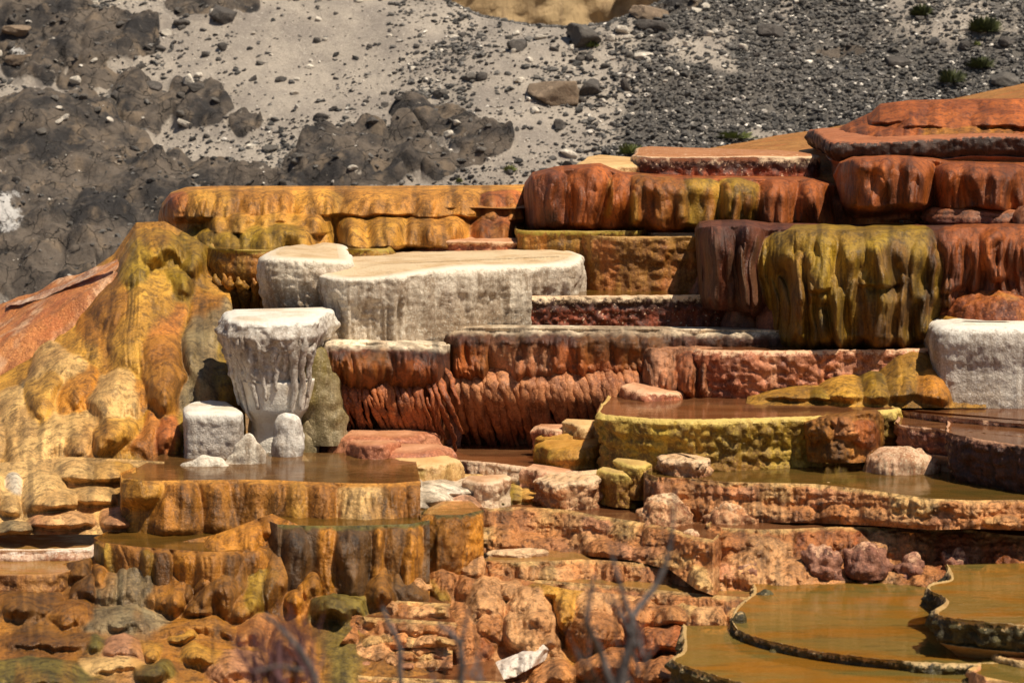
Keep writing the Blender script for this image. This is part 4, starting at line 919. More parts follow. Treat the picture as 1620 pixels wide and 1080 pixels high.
I = curtain("long red-brown curtain of stalactites under a pale rim, centre of the photo",
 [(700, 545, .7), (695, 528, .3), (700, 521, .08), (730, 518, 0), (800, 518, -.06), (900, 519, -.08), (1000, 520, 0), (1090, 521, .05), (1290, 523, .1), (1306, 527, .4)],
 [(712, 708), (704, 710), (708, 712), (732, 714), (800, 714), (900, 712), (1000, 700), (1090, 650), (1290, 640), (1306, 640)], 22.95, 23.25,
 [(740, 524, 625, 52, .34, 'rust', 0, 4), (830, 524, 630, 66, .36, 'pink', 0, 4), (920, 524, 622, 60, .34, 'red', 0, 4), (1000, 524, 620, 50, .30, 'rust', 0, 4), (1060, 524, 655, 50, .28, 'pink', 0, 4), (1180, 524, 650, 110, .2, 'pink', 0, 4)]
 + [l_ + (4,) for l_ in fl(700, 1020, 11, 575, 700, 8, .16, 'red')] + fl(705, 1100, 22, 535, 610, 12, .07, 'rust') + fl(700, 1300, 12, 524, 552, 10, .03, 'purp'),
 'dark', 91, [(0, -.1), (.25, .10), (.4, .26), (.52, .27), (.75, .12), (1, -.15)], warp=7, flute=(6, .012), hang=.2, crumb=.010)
stalactites(I, 705, 1010, 54, .26, 1.0, .048, 'curtain', under=1.0, drift=.16, ln=(.6, 1.1))
stalactites(I, 705, 1010, 26, .40, 1.0, .034, 'curtain', under=.8, drift=.20, ln=(.7, 1.1))
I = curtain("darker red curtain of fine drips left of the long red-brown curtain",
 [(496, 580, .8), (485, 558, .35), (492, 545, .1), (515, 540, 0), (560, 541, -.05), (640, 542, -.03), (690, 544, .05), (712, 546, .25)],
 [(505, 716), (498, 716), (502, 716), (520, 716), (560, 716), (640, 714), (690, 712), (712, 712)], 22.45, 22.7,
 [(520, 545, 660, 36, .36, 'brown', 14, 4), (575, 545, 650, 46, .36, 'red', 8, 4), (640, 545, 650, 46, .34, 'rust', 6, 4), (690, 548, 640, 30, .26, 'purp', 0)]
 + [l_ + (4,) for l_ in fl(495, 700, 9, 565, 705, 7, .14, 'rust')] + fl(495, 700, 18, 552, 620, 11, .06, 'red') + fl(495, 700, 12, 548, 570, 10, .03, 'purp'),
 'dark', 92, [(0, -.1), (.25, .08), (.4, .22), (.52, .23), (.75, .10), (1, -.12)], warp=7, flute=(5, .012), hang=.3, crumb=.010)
stalactites(I, 492, 700, 40, .22, .9, .030, 'curtaindark', under=1.0, drift=.14, ln=(.5, 1.1))
stalactites(I, 492, 700, 22, .45, 1.0, .034, 'curtaindark', under=.9, drift=.16, ln=(.7, 1.1))
T("purple-brown rock wall coloured dark as shade behind the red curtain's hanging drips", 23.15, 570, [(560, .1), (620, 0), (800, 0), (1000, -.1), (1030, .1)], 720, 'blackred', 'block', .08, r=.05, lob=(1.5, .1), flute=(6, .08, 0))  # wall coloured near black to fill the recess with painted shade
pillow("dark mauve column between the two red curtains", 706, 556, 716, 28, 22.85, 'mauve', .8, p=3.4, flute=(12, .05))
face('travertine_wall', "bumpy rust-pink wall under the right part of the long curtain's rim", 'travertine wall',
 [(990, 556, .5), (1004, 553, .1), (1030, 550, 0), (1090, 550, 0), (1150, 552, 0), (1300, 556, 0)], [(1008, 640), (1016, 640), (1036, 642), (1090, 642), (1150, 642), (1300, 642)], 22.75, 22.7, 'pink',
 [(1040, 552, 632, 30, .2, 'pink', 0), (1085, 556, 636, 30, .2, 'red', 0), (1120, 560, 636, 30, .2, 'pink', 0)] + fl(1010, 1120, 17, 575, 635, 10, .08, 'rust'), mat='crumbflow', seed=65, flute=(7, .012), crumb=.012, warp=8, back=.3)
# ---- white pillar and block
I = T("white pillar terrace with a flat cap and drips tapering to a narrow waist", 21.75, 508, [(352, .5), (355, .2), (372, .02), (410, -.05), (460, -.03), (500, .05), (516, .3)], 738, 'whitegrey', 'pillar', .24, r=.05, lob=(1.6, .05), flute=(10, .05, .1), lump=(10, .022), depth=.1, side=(.25, .25), swing=-.05, lean=-.12, key='pillar', rx=.08, inn=(.03, .01))
stalactites(I, 356, 505, 17, .10, .62, .032, 'whitegrey', under=.8, ln=(.4, 1.1))
pillow("pale grey lump with a small chip missing beside the foot of the white pillar", 457, 655, 738, 28, 21.6, 'whitegrey', .9, p=3.2)
pillow("brownish grey lump behind the pale grey lump at the pillar's foot", 486, 660, 738, 20, 22.0, 'flankgrey', .9, p=2.6)
T("small squared white block in front of the tall grey-olive fin", 21.5, 659, [(288, .35), (288, .12), (291, .01), (310, 0), (360, 0), (380, .01), (384, .12)], 735, 'whitegrey', 'cliff', .02, r=.025, lob=(1, .02), lump=(14, .008), depth=.15, side=(.2, .2), flute=(6, .01, 0), rx=.03, inn=(.02, .01))
pillow("low white apron flowing down to the pool from the white pillar's foot", 392, 688, 742, 50, 21.15, 'white', .5, flare=1.0, p=2.0, lean=-.3)
pillow("flat white toe of the apron at the edge of the brown pool", 325, 722, 744, 62, 21.0, 'white', .5, flare=.8)
# ---- centre basins
T("green-gold basin with a fuzzy drooping wall and a reddish pool", 21.1, 661, [(945, 640), (938, 650), (955, 657), (1010, 661), (1080, 664), (1160, 663), (1240, 660), (1300, 658), (1350, 652), (1430, 646)], 750, 'greengold', 'block', .10, r=.04, mode='p', water='red', lob=(1.3, .07), flute=(9, .04, .1), lump=(12, .03), depth=1.3, side=(.2, .2), skirt=.2)
relief('mustard_flow', "mustard flow sloping from the white block down to the reddish pool", "flowstone flow",
 [[(1184, 624, 22.6), (1290, 604, 22.7), (1385, 580, 22.8), (1446, 546, 22.9), (1500, 532, 22.9), (1560, 530, 22.9)],
  [(1182, 629, 22.35), (1290, 614, 22.4), (1385, 600, 22.4), (1446, 590, 22.4), (1500, 585, 22.4), (1560, 585, 22.4)],
  [(1180, 640, 22.1), (1290, 644, 22.0), (1385, 645, 21.95), (1446, 645, 21.95), (1500, 645, 21.95), (1560, 645, 21.95)]],
 'mustard', [(1250, 606, 634, 60, .2, 'mustard', -6), (1335, 590, 638, 40, .3, 'mustard', 0), (1385, 588, 638, 34, .3, 'olive', 0), (1430, 584, 638, 36, .35, 'mustard', 0), (1470, 582, 640, 30, .35, 'amber', 0), (1440, 548, 605, 40, .25, 'mustard', -10), (1300, 612, 636, 30, .2, 'olive', 0)],
 'flow', seed=54, flute=(7, .012), warp=8)
T("pure white block terrace at the right edge, smooth sided", 22.05, 516, [(1466, .5), (1469, .2), (1485, .0), (1540, -.06), (1600, -.08), (1680, -.05), (1780, 0)], 640, 'whitegrey', 'block', .12, r=.09, lob=(1.1, .05), flute=(12, .02, .1), lump=(14, .007), top=TOPW)
T("mauve and dark red stepped rim beside the white block's pool", 21.6, 653, [(1372, 645), (1362, 638), (1400, 645), (1440, 652), (1500, 660), (1560, 665), (1620, 670), (1760, 680)], 735, 'mauve', 'cliff', .08, r=.03, mode='p', water='red', lob=(1.6, .08), lump=(15, .028), depth=1.2, side=(.1, .2))
T("mauve crusty ledge one step below the white block's pool", 21.0, 676, [(1412, 668), (1418, 672), (1460, 676), (1520, 682), (1600, 690), (1760, 700)], 740, 'mauve', 'bowl', .10, r=.04, mode='p', water='red', lob=(1.6, .08), lump=(12, .04), depth=.8, side=(.2, .2))
T("near-black terrace with a mauve rim at the right edge, darkest of all", 20.4, 690, [(1494, 676), (1490, 682), (1510, 688), (1560, 696), (1620, 706), (1700, 716), (1780, 724)], 850, 'blackred', 'bowl', .18, r=.03, mode='p', water='red', lob=(1.5, .08), lump=(11, .03), flute=(10, .06, .0), depth=.9, side=(.2, .2))
pillow("oval pink slab with a fringed edge in the pool beside the near-black terrace", 1435, 712, 760, 66, 20.75, 'pinkfan', .9, p=3.2, flute=(12, .03))
T("pale fluted pink fan terrace below the long red curtain", 22.0, 728, [(690, 714), (678, 718), (690, 724), (740, 729), (800, 735), (850, 741), (910, 745), (960, 748), (985, 744)], 768, 'pinkfan', 'lobe', .06, r=.04, mode='p', water='red', lob=(1.6, .05), flute=(14, .04, 0), lump=(12, .02), depth=.8, side=(.02, .2))
# red slabs below curtains
for (px, a, b, w_, Y, m, lab) in [
 (600, 698, 742, 82, 21.9, 'redslab', "long flat red-brown slab at the foot of the darker red curtain"),
 (640, 716, 748, 62, 21.5, 'redslab', "smaller red-brown slab in front of the long flat slab"),
 (590, 712, 748, 30, 21.45, 'redslab', "rounded red knob left of the smaller red-brown slab"),
 (900, 690, 720, 40, 21.9, 'mustard', "little stepped mustard mound left of the green-gold basin"),
 (888, 680, 700, 30, 22.1, 'pinkrust', "pinkish cap on top of the little stepped mustard mound"),
 (925, 676, 705, 22, 21.9, 'tan', "tan knob touching the left end of the green-gold basin"),
 (905, 705, 732, 46, 21.6, 'mustard', "lowest step of the mustard mound standing in the pool"),
 (1040, 622, 642, 40, 22.3, 'pinkrust', "pink crust at the foot of the curtain behind the reddish pool"),
 (660, 740, 775, 56, 21.2, 'tan', "low tan lump left of the white lumps"),
 (770, 758, 780, 24, 20.9, 'pinkfan', "cream lump between the white cluster and the pink fan terrace"),
 (880, 748, 772, 36, 21.3, 'pinkrust', "pinkish brown knob below the right half of the pink fan terrace"),
 (905, 762, 782, 44, 20.9, 'peach', "low peach ledge in the pool right of the mossy lumps"),
 (985, 752, 775, 24, 20.9, 'greengold', "yellowish lump at the foot of the green-gold basin"),
 (1005, 738, 762, 20, 20.9, 'greengold', "second yellowish lump tucked against the crumbly ledge end")]:
    mound(lab, px, a, b, w_, Y, m, .6, flare=.1, flat=True, back=.12, lob=(2.5, .04))
relief('flowstone_lumps', "cluster of white, cream and yellow barrel shaped lumps in the middle between the basins", "flowstone lumps",
 [[(450, 800, 20.75), (520, 775, 20.9), (600, 760, 21.1), (650, 748, 21.3), (780, 750, 22.0), (880, 764, 21.9)],
  [(450, 820, 20.45), (520, 800, 20.5), (600, 790, 20.6), (650, 785, 20.7), (780, 778, 21.5), (880, 784, 21.5)],
  [(450, 845, 20.2), (520, 838, 20.15), (600, 834, 20.1), (650, 832, 20.1), (780, 812, 21.1), (880, 806, 21.1)]],
 'cream', [(505, 782, 826, 36, .35, 'pink', 0), (478, 800, 838, 26, .3, 'brown', 0), (562, 762, 800, 50, .3, 'gold', 0), (556, 782, 828, 34, .45, 'gold', 0), (626, 768, 826, 42, .5, 'cream', 0), (690, 756, 800, 40, .45, 'white', 0), (640, 754, 780, 30, .3, 'white', 0),
  (745, 752, 788, 32, .4, 'white', 0), (664, 770, 808, 26, .35, 'white', 0), (715, 760, 786, 34, .35, 'white', 0), (735, 778, 810, 46, .35, 'pink', 0), (790, 768, 802, 30, .35, 'moss', 0), (815, 764, 798, 26, .4, 'olive', 0), (845, 768, 796, 26, .35, 'gold', 0), (700, 790, 822, 30, .3, 'cream', 0)],
 'flow', seed=56, flute=(7, .012), warp=7)
# ---- crumbly ledges right and centre
pface("upper crumbly peach ledge crossing the right half below the long pool", 20.35, 762, [(1046, 733, 790), (1018, 746, 808), (1040, 754, 810), (1100, 757, 819), (1150, 762, 820), (1210, 763, 820), (1290, 765, 821), (1380, 775, 825), (1470, 788, 832), (1540, 791, 830), (1600, 790, 832), (1780, 795, 838)], ['peach','peach','peachd','pink','peachd','cream'], 'olive', foot=.10, bu=(.03, .09), wpx=(24, 60), tiers=2, depth=2.2, seed=71, crumb=.035)
T("small stepped pale ledge at the left end of the long olive pool", 20.9, 727, [(1036, 722), (1040, 727), (1075, 733), (1110, 736), (1130, 730)], 752, 'peach', 'cliff', .04, r=.03, mode='p', lob=(2, .06), lump=(13, .04), depth=.2, side=(.1, .1))
mound("rounded peach apron below the left end of the upper crumbly ledge", 1060, 790, 822, 50, 20.15, 'peach', .7, flare=.6, lump=(13, .03), back=.05)
mound("second low peach apron right of the rounded one", 1165, 798, 822, 60, 20.1, 'peach', .6, flare=.5, lump=(13, .03), back=.05)
mound("pale cream wet fan in the middle of the upper crumbly ledge", 1325, 770, 815, 48, 20.2, 'tan', .6, flare=.5, flute=(12, .03), back=.05)
mound("mauve fluted buttress right of the cream wet fan", 1400, 776, 822, 50, 20.1, 'mauve', .6, flare=.3, flute=(10, .04), back=.05)
pface("lower crumbly peach ledge with a dark left end, right half of the photo", 19.85, 836, [(1135, 818, 900), (1117, 829, 915), (1145, 834, 928), (1200, 837, 930), (1250, 836, 928), (1330, 832, 928), (1400, 834, 928), (1480, 837, 928), (1540, 838, 930), (1600, 846, 932), (1700, 852, 918), (1790, 858, 928)], ['peachd', 'peach', 'red', 'peachd', 'pink', 'peach'], 'red', foot=.45, wpx=(24, 60), tiers=2, depth=1.4, seed=72, crumb=.04)
for (px, a, b, w_, lab) in [(1305, 868, 902, 42, "long low mauve boulder lump at the foot of the lower crumbly ledge"), (1375, 868, 900, 40, "rounded mauve lump in the middle of the lower ledge's foot"),
                            (1450, 880, 904, 32, "small mauve lump right of the rounded one"), (1520, 876, 906, 36, "last mauve lump, near the right end of the lower ledge's foot"), (1185, 896, 922, 24, "dark red knob at the left foot of the lower crumbly ledge")]:
    mound(lab, px, a, b, w_, 19.35, 'mauve', .6, flare=.3, back=.2, lump=(10, .05))
pface("crumbly peach terrace rim curving round the central pool", 20.43, 820, [(765, 796, 860), (745, 801, 868), (775, 803, 868), (820, 801, 866), (860, 803, 868), (900, 806, 870), (940, 814, 874), (1000, 823, 880), (1060, 834, 895), (1100, 848, 925), (1128, 853, 935), (1142, 838, 930)], ['peach','peach','peachd','pink','peachd','cream'], 'red', foot=.40, wpx=(22, 55), tiers=2, depth=1.3, seed=73, crumb=.04, wpoly=[(765, 796, 0), (745, 801, 0), (775, 803, 0), (820, 801, 0), (860, 803, 0), (900, 806, 0), (940, 814, 0), (1000, 823, 0), (1060, 834, 0), (1100, 848, 0), (1128, 852, 0), (1200, 832, 0), (1320, 828, 0)])
mound("round brown crumbly knob at the right end of the central peach terrace", 1098, 842, 905, 36, 19.6, 'peachdark', .8, p=2.6, lump=(13, .03), flare=.3)
T("pair of thin pale ledges in the central pool", 20.2, 868, [(768, 864), (765, 868), (800, 871), (850, 870), (875, 867)], 885, 'peach', 'cliff', .03, r=.012, mode='p', lob=(2, .05), depth=.02, side=(.05, .05), inn=(.02, .01), rx=.03)
pface("long thin peach ledge below the central pool", 19.95, 886, [(775, 878, 915), (762, 886, 920), (800, 889, 922), (860, 887, 922), (920, 884, 922), (965, 886, 925), (1000, 889, 928), (1060, 892, 934), (1120, 898, 940), (1150, 902, 944)], ['peach','peach','peachd','pink','peachd','cream'], 'amber', foot=.12, wpx=(12, 26), depth=.8, seed=74, crumb=.035)
pface("big crumbly peach front terrace at bottom centre with streaming wet faces", 19.55, 924, [(792, 906, 960), (775, 912, 985), (810, 916, 990), (860, 917, 992), (920, 922, 995), (1000, 928, 998), (1060, 934, 1000), (1120, 940, 1000), (1182, 944, 1000), (1196, 936, 990)], ['peach','peach','peachd','pink','peachd','cream'], 'amber', foot=.25, wpx=(24, 60), tiers=2, depth=.7, seed=75, crumb=.04)
pface("upper small pink shelf pool left of the crumbly spur", 19.35, 945, [(612, 932, 960), (598, 942, 968), (625, 949, 972), (670, 952, 974), (712, 954, 974)], ['peach','peachd','pink','peachd','cream'], 'red', foot=.15, wpx=(12, 26), depth=.3, seed=80, crumb=.035)
pface("lower pink shelf pool with a crumbly face at bottom left of centre", 19.05, 972, [(566, 958, 1000), (546, 968, 1012), (580, 975, 1016), (630, 978, 1018), (690, 982, 1018), (722, 984, 1016)], ['peach','peachd','pink','peachd','cream'], 'red', foot=.22, wpx=(12, 28), tiers=2, depth=.35, seed=81, crumb=.04)
pface("bottommost pink crumbly step in front of the lower shelf pool", 18.75, 1022, [(530, 1008, 1045), (516, 1018, 1052), (560, 1024, 1056), (640, 1026, 1056), (716, 1028, 1054)], ['peach','peachd','pink','peachd','cream'], 'red', foot=.22, wpx=(12, 28), tiers=2, depth=.25, seed=82, crumb=.04)
pface("pale crusted rim of the reddish pool at the bottom edge, left of the foam", 18.2, 1068, [(470, 1050, 1090), (500, 1062, 1100), (600, 1070, 1110), (700, 1074, 1110), (800, 1078, 1110)], ['peach','peachd','pink','peachd','cream'], 'red', foot=.15, wpx=(22, 55), depth=.4, seed=83, crumb=.035)
M['foam'] = travertine("white_foam", (.80, .73, .64), (.70, .60, .50), (.6, .5, .4), top=(.86, .82, .76), streak=(.5, .7), rough=(.3, .6))
face('foam_cascade', "white foaming cascade running between the crumbly lumps at the bottom edge", 'foam',
 [(740, 1064, .4), (770, 1058, .1), (800, 1048, 0), (828, 1036, 0), (860, 1026, 0), (872, 1028, .3)], [(740, 1072), (765, 1074), (790, 1076), (815, 1070), (840, 1056), (862, 1044)], 18.66, 18.5, 'white',
 [(770, 1044, 1080, 30, .08, 'white', 0), (815, 1030, 1080, 26, .1, 'white', -14), (850, 1022, 1066, 22, .08, 'white', -14)], mat='foam', seed=67, crumb=.05, warp=14, back=.15)
face('crust', "rusty crumbly crust joining the green-gold basin to the mauve stepped rim", 'crust',
 [(1262, 672, .6), (1272, 668, .2), (1310, 661, 0), (1350, 655, 0), (1385, 652, .15), (1402, 662, .7)], [(1270, 728), (1280, 730), (1310, 732), (1350, 732), (1385, 730), (1400, 728)], 21.0, 20.95, 'brown',
 [(1300, 664, 700, 30, .1, 'brown', 0), (1345, 656, 700, 30, .12, 'peachd', 0), (1320, 695, 732, 34, .12, 'dark', 0), (1375, 660, 715, 24, .12, 'rust', 0)], mat='crumbflow', seed=66, crumb=.045, warp=12, back=.2)
# ---- bottom right pools
T("wide green-ochre pool terrace at the bottom right", 17.0, 1030, [(1190, 935), (1155, 960), (1150, 988), (1175, 1002), (1215, 1014), (1270, 1026), (1340, 1037), (1430, 1046), (1500, 1050), (1580, 1050), (1760, 1050)], 1120, 'greendark', 'bowl', .12, r=.03, mode='p', water='green', lob=(3, .09), lump=(14, .04), depth=1.9, side=(.2, .2), swing=.05)
pillow("dark mossy knob on the left bank of the wide green pool", 1212, 930, 952, 30, 18.9, 'greendark', .7, flare=.6)
mound("orange-pink crust bank behind the mossy knob", 1250, 906, 930, 60, 19.4, 'peach', .6, flare=.6)
mound("mossy dark bank at the left corner of the wide green pool", 1172, 970, 1000, 24, 17.9, 'greendark', .7, flare=.6)
T("lowest pale ochre pool terrace at the bottom edge, right of centre", 16.62, 1064, [(1075, 1030), (1050, 1040), (1075, 1052), (1120, 1066), (1180, 1084), (1260, 1100), (1400, 1120), (1700, 1150)], 1180, 'greendark', 'cliff', .08, r=.035, mode='p', water='green', lob=(3, .09), lump=(14, .04), depth=.8, side=(.1, .2), swing=.05)
T("curved dark-walled basin jutting into the green pool from the right edge", 17.0, 968, [(1500, 915), (1462, 920), (1459, 932), (1492, 944), (1488, 956), (1470, 964), (1478, 974), (1520, 980), (1580, 986), (1660, 990), (1780, 994)], 1042, 'greendark', 'bowl', .16, r=.035, mode='p', water='green', lob=(3, .08), lump=(14, .04), flute=(10, .05, 0), depth=.5, side=(.1, .2), swing=.05)
T("small corner basin with a pale rim at the bottom right corner", 16.5, 1045, [(1580, 1020), (1562, 1026), (1575, 1036), (1610, 1044), (1660, 1050), (1760, 1056)], 1090, 'tan', 'bowl', .10, r=.025, mode='p', water='red', lob=(2, .05), lump=(12, .03), depth=.4, side=(.1, .2), swing=.05)
pface("lower pale crust rim below the small corner basin", 16.3, 1064, [(1552, 1048, 1090), (1532, 1058, 1100), (1560, 1070, 1110), (1620, 1082, 1120), (1700, 1092, 1125)], ['brown','olive','pink'], 'green', foot=.08, wpx=(22, 55), depth=.35, seed=84, mat='flow', base='brown')
# ---- left basins
pface("tan-brown basin wall under the brown pool at the left", 20.3, 758, [(215, 738, 790), (190, 748, 836), (192, 756, 842), (230, 760, 846), (300, 759, 846), (380, 758, 846), (440, 759, 846), (500, 762, 846), (560, 764, 840), (620, 764, 836), (665, 760, 830)], ['gold', 'brown', 'cream', 'brown', 'gor', 'brown'], 'brown', foot=.10, wpx=(26, 60), bu=(.12, .28), mat='flow', base='brown', depth=.9, seed=76, crumb=.012, rimt='gor')
mound("dark side lobe at the left end of the tan-brown basin wall", 200, 756, 842, 20, 20.2, 'browndark', .9, p=3)
pface("brown rounded basin with the dark amber pool, below the tan-brown wall", 19.5, 862, [(170, 840, 900), (148, 850, 930), (165, 858, 942), (215, 864, 946), (270, 868, 946), (320, 872, 950), (370, 872, 950), (420, 862, 950), (475, 848, 940)], ['brown', 'dark', 'amber', 'brown', 'olive'], 'dark', foot=-.02, wpx=(24, 48), bu=(.12, .24), mat='flow', base='brown', depth=.5, seed=77, crumb=.01, rimt='brown')
pface("dark amber cliff with yellow-gold drips at lower centre left", 19.6, 828, [(436, 812, 930), (421, 822, 950), (440, 829, 966), (490, 831, 968), (545, 831, 968), (600, 830, 966), (650, 828, 962), (680, 822, 950)], ['black', 'amber', 'dark', 'black', 'gold', 'dark'], 'dark', foot=.05, wpx=(18, 40), bu=(.12, .3), mat='flow', base='dark', depth=.6, seed=78, crumb=.012, rimt='moss')
pface("orange block with a green mossy rim right of the dark amber cliff", 19.85, 812, [(676, 802, 880), (666, 811, 920), (692, 814, 925), (730, 814, 920), (765, 806, 900)], ['amber', 'brown', 'peachd'], 'amber', foot=.1, wpx=(22, 36), mat='crumbflow', base='brown', depth=.4, seed=79, rimt='moss')
T("orange-brown low terrace at the left edge, below the white rim", 19.35, 908, [(-200, 0), (-60, 0), (20, -.02), (80, 0), (112, .1), (125, .3)], 952, 'brown', 'lobe', .05, r=.04, water='amber', lob=(1.5, .06), flute=(9, .03, 0), depth=.5)
T("low terrace with a white frosted rim turning rust at the left edge", 19.95, 868, [(-200, 0), (-60, 0), (30, -.02), (90, 0), (148, .05), (160, .3)], 892, 'whitered', 'lobe', .05, r=.06, water='amber', lob=(1.2, .05), flute=(9, .02, 0), depth=.5)
relief('cushion_terrace', "cream and tan cushion shaped terrace steps at the left under the amber cascade", "travertine terrace",
 [[(-90, 735, 21.4), (30, 730, 21.4), (110, 722, 21.5), (200, 726, 21.4), (260, 730, 21.3)],
  [(-90, 790, 20.8), (30, 785, 20.8), (110, 780, 20.8), (200, 780, 20.9), (260, 780, 20.9)],
  [(-90, 850, 20.2), (30, 845, 20.2), (110, 845, 20.2), (200, 845, 20.2), (260, 845, 20.3)]],
 'cream', [(66, 742, 812, 42, .5, 'cream', 0), (120, 726, 762, 46, .3, 'cream', 0), (178, 732, 764, 44, .3, 'gold', 0), (88, 770, 808, 44, .4, 'cream', 0), (145, 766, 802, 42, .35, 'cream', 0), (95, 810, 836, 66, .35, 'pink', 0),
  (8, 770, 814, 28, .4, 'cream', 0), (-30, 745, 800, 36, .4, 'cream', 0), (16, 744, 788, 20, .3, 'white', 0), (190, 800, 836, 36, .3, 'pink', 0), (20, 820, 845, 40, .25, 'grey', 0)],
 'flow', seed=55, flute=(8, .012), warp=9)
# ---- amber slope on the left
so2 = sheet('travertine_slope', [[(-160, 600, 28), (0, 540, 28), (60, 520, 27.5), (120, 490, 27), (205, 450, 26.5)],
                                [(-160, 530, 25.6), (0, 484, 25.3), (60, 462, 25.0), (120, 434, 24.8), (205, 396, 24.7)],
                                [(-160, 600, 23.9), (0, 545, 23.9), (60, 508, 24.0), (130, 466, 24.1), (200, 425, 24.3)],
                                [(-160, 680, 23.5), (0, 620, 23.5), (60, 590, 23.6), (130, 540, 23.8), (200, 490, 24.0)]], 'flankorange', 240, 160, 22, .05, 2.5, kind=None, fold=.05)
tag(so2, "orange-red crusty upper edge of the slope bordering the dark rocks at left", "travertine slope")
so3 = sheet('foam_trickle', [[(10, 482, 25.1), (60, 467, 24.8), (110, 444, 24.6), (150, 424, 24.45), (186, 408, 24.4)],
                             [(10, 488, 24.95), (60, 475, 24.65), (110, 452, 24.45), (150, 434, 24.3), (186, 413, 24.3)]], 'whitered', 120, 8, 23, .03, 5, kind=None)
tag(so3, "thin whitish pink trickle along the orange upper edge of the slope", "trickle")
relief('flowstone_cascade', "amber and orange flowstone cascade of draped lobes running down the left side of the terraces", "flowstone cascade",
 [[(-120, 556, 26.3), (0, 506, 25.6), (90, 462, 25.2), (180, 402, 24.95), (215, 352, 24.9), (260, 350, 24.8), (300, 372, 24.7), (345, 400, 24.6)],
  [(-120, 600, 24.6), (0, 560, 24.3), (90, 520, 24.1), (175, 470, 24.0), (220, 425, 24.0), (270, 440, 24.0), (320, 455, 24.0), (365, 470, 23.9)],
  [(-120, 680, 22.9), (0, 640, 22.8), (85, 610, 22.8), (165, 580, 22.9), (220, 560, 22.9), (275, 570, 22.9), (330, 580, 22.9), (385, 590, 22.9)],
  [(-120, 745, 21.7), (0, 725, 21.8), (80, 705, 21.9), (160, 690, 21.9), (220, 690, 22.0), (280, 690, 22.0), (335, 690, 22.1), (390, 700, 22.2)],
  [(-120, 830, 21.0), (0, 810, 21.1), (80, 790, 21.2), (160, 780, 21.3), (220, 780, 21.5), (280, 780, 21.7), (335, 780, 21.8), (390, 790, 21.9)]],
 'gold',
 [(242, 348, 425, 56, .7, 'olive', 0), (205, 380, 465, 32, .55, 'olive', -6), (185, 415, 530, 32, .4, 'brown', -14), (300, 365, 455, 36, .9, 'olive', 0),
  (232, 420, 520, 34, .3, 'gold', -12), (272, 422, 480, 32, .9, 'olive', 0), (205, 450, 560, 30, .25, 'gold', -10), (165, 470, 560, 30, .25, 'amber', -16),
  (215, 475, 605, 40, .42, 'gold', -8), (140, 512, 590, 42, .30, 'gold', -20), (262, 470, 600, 40, .3, 'orange', -14), (262, 520, 668, 48, .8, 'brown', -8), (310, 455, 520, 30, .3, 'brown', 0),
  (100, 538, 620, 46, .75, 'cream', -8), (82, 572, 676, 38, .8, 'gold', 0), (135, 575, 660, 38, .4, 'amber', -8), (60, 590, 640, 22, .2, 'grey', 0), (322, 466, 672, 40, .95, 'grey', -6), (352, 500, 690, 30, .5, 'olive', -6), (300, 640, 700, 26, .3, 'olive', 0),
  (185, 575, 690, 40, .6, 'cream', -14), (215, 590, 672, 34, .32, 'amber', -4), (30, 612, 725, 48, .45, 'cream', -8), (-40, 640, 740, 50, .45, 'cream', -8), (62, 650, 735, 40, .35, 'cream', -10),
  (120, 650, 738, 52, .5, 'cream', -20), (185, 655, 726, 48, .8, 'gold', -4), (238, 650, 730, 34, .4, 'orange', -6), (268, 640, 730, 34, .45, 'red', 0), (285, 672, 730, 20, .35, 'olive', 0), (60, 700, 752, 52, .4, 'cream', -4), (150, 700, 732, 36, .45, 'brown', 0)],
 'flow', seed=51, flute=(9, .018), warp=24, bs=.62, k=.08, hang=.22, shoulder=.5)
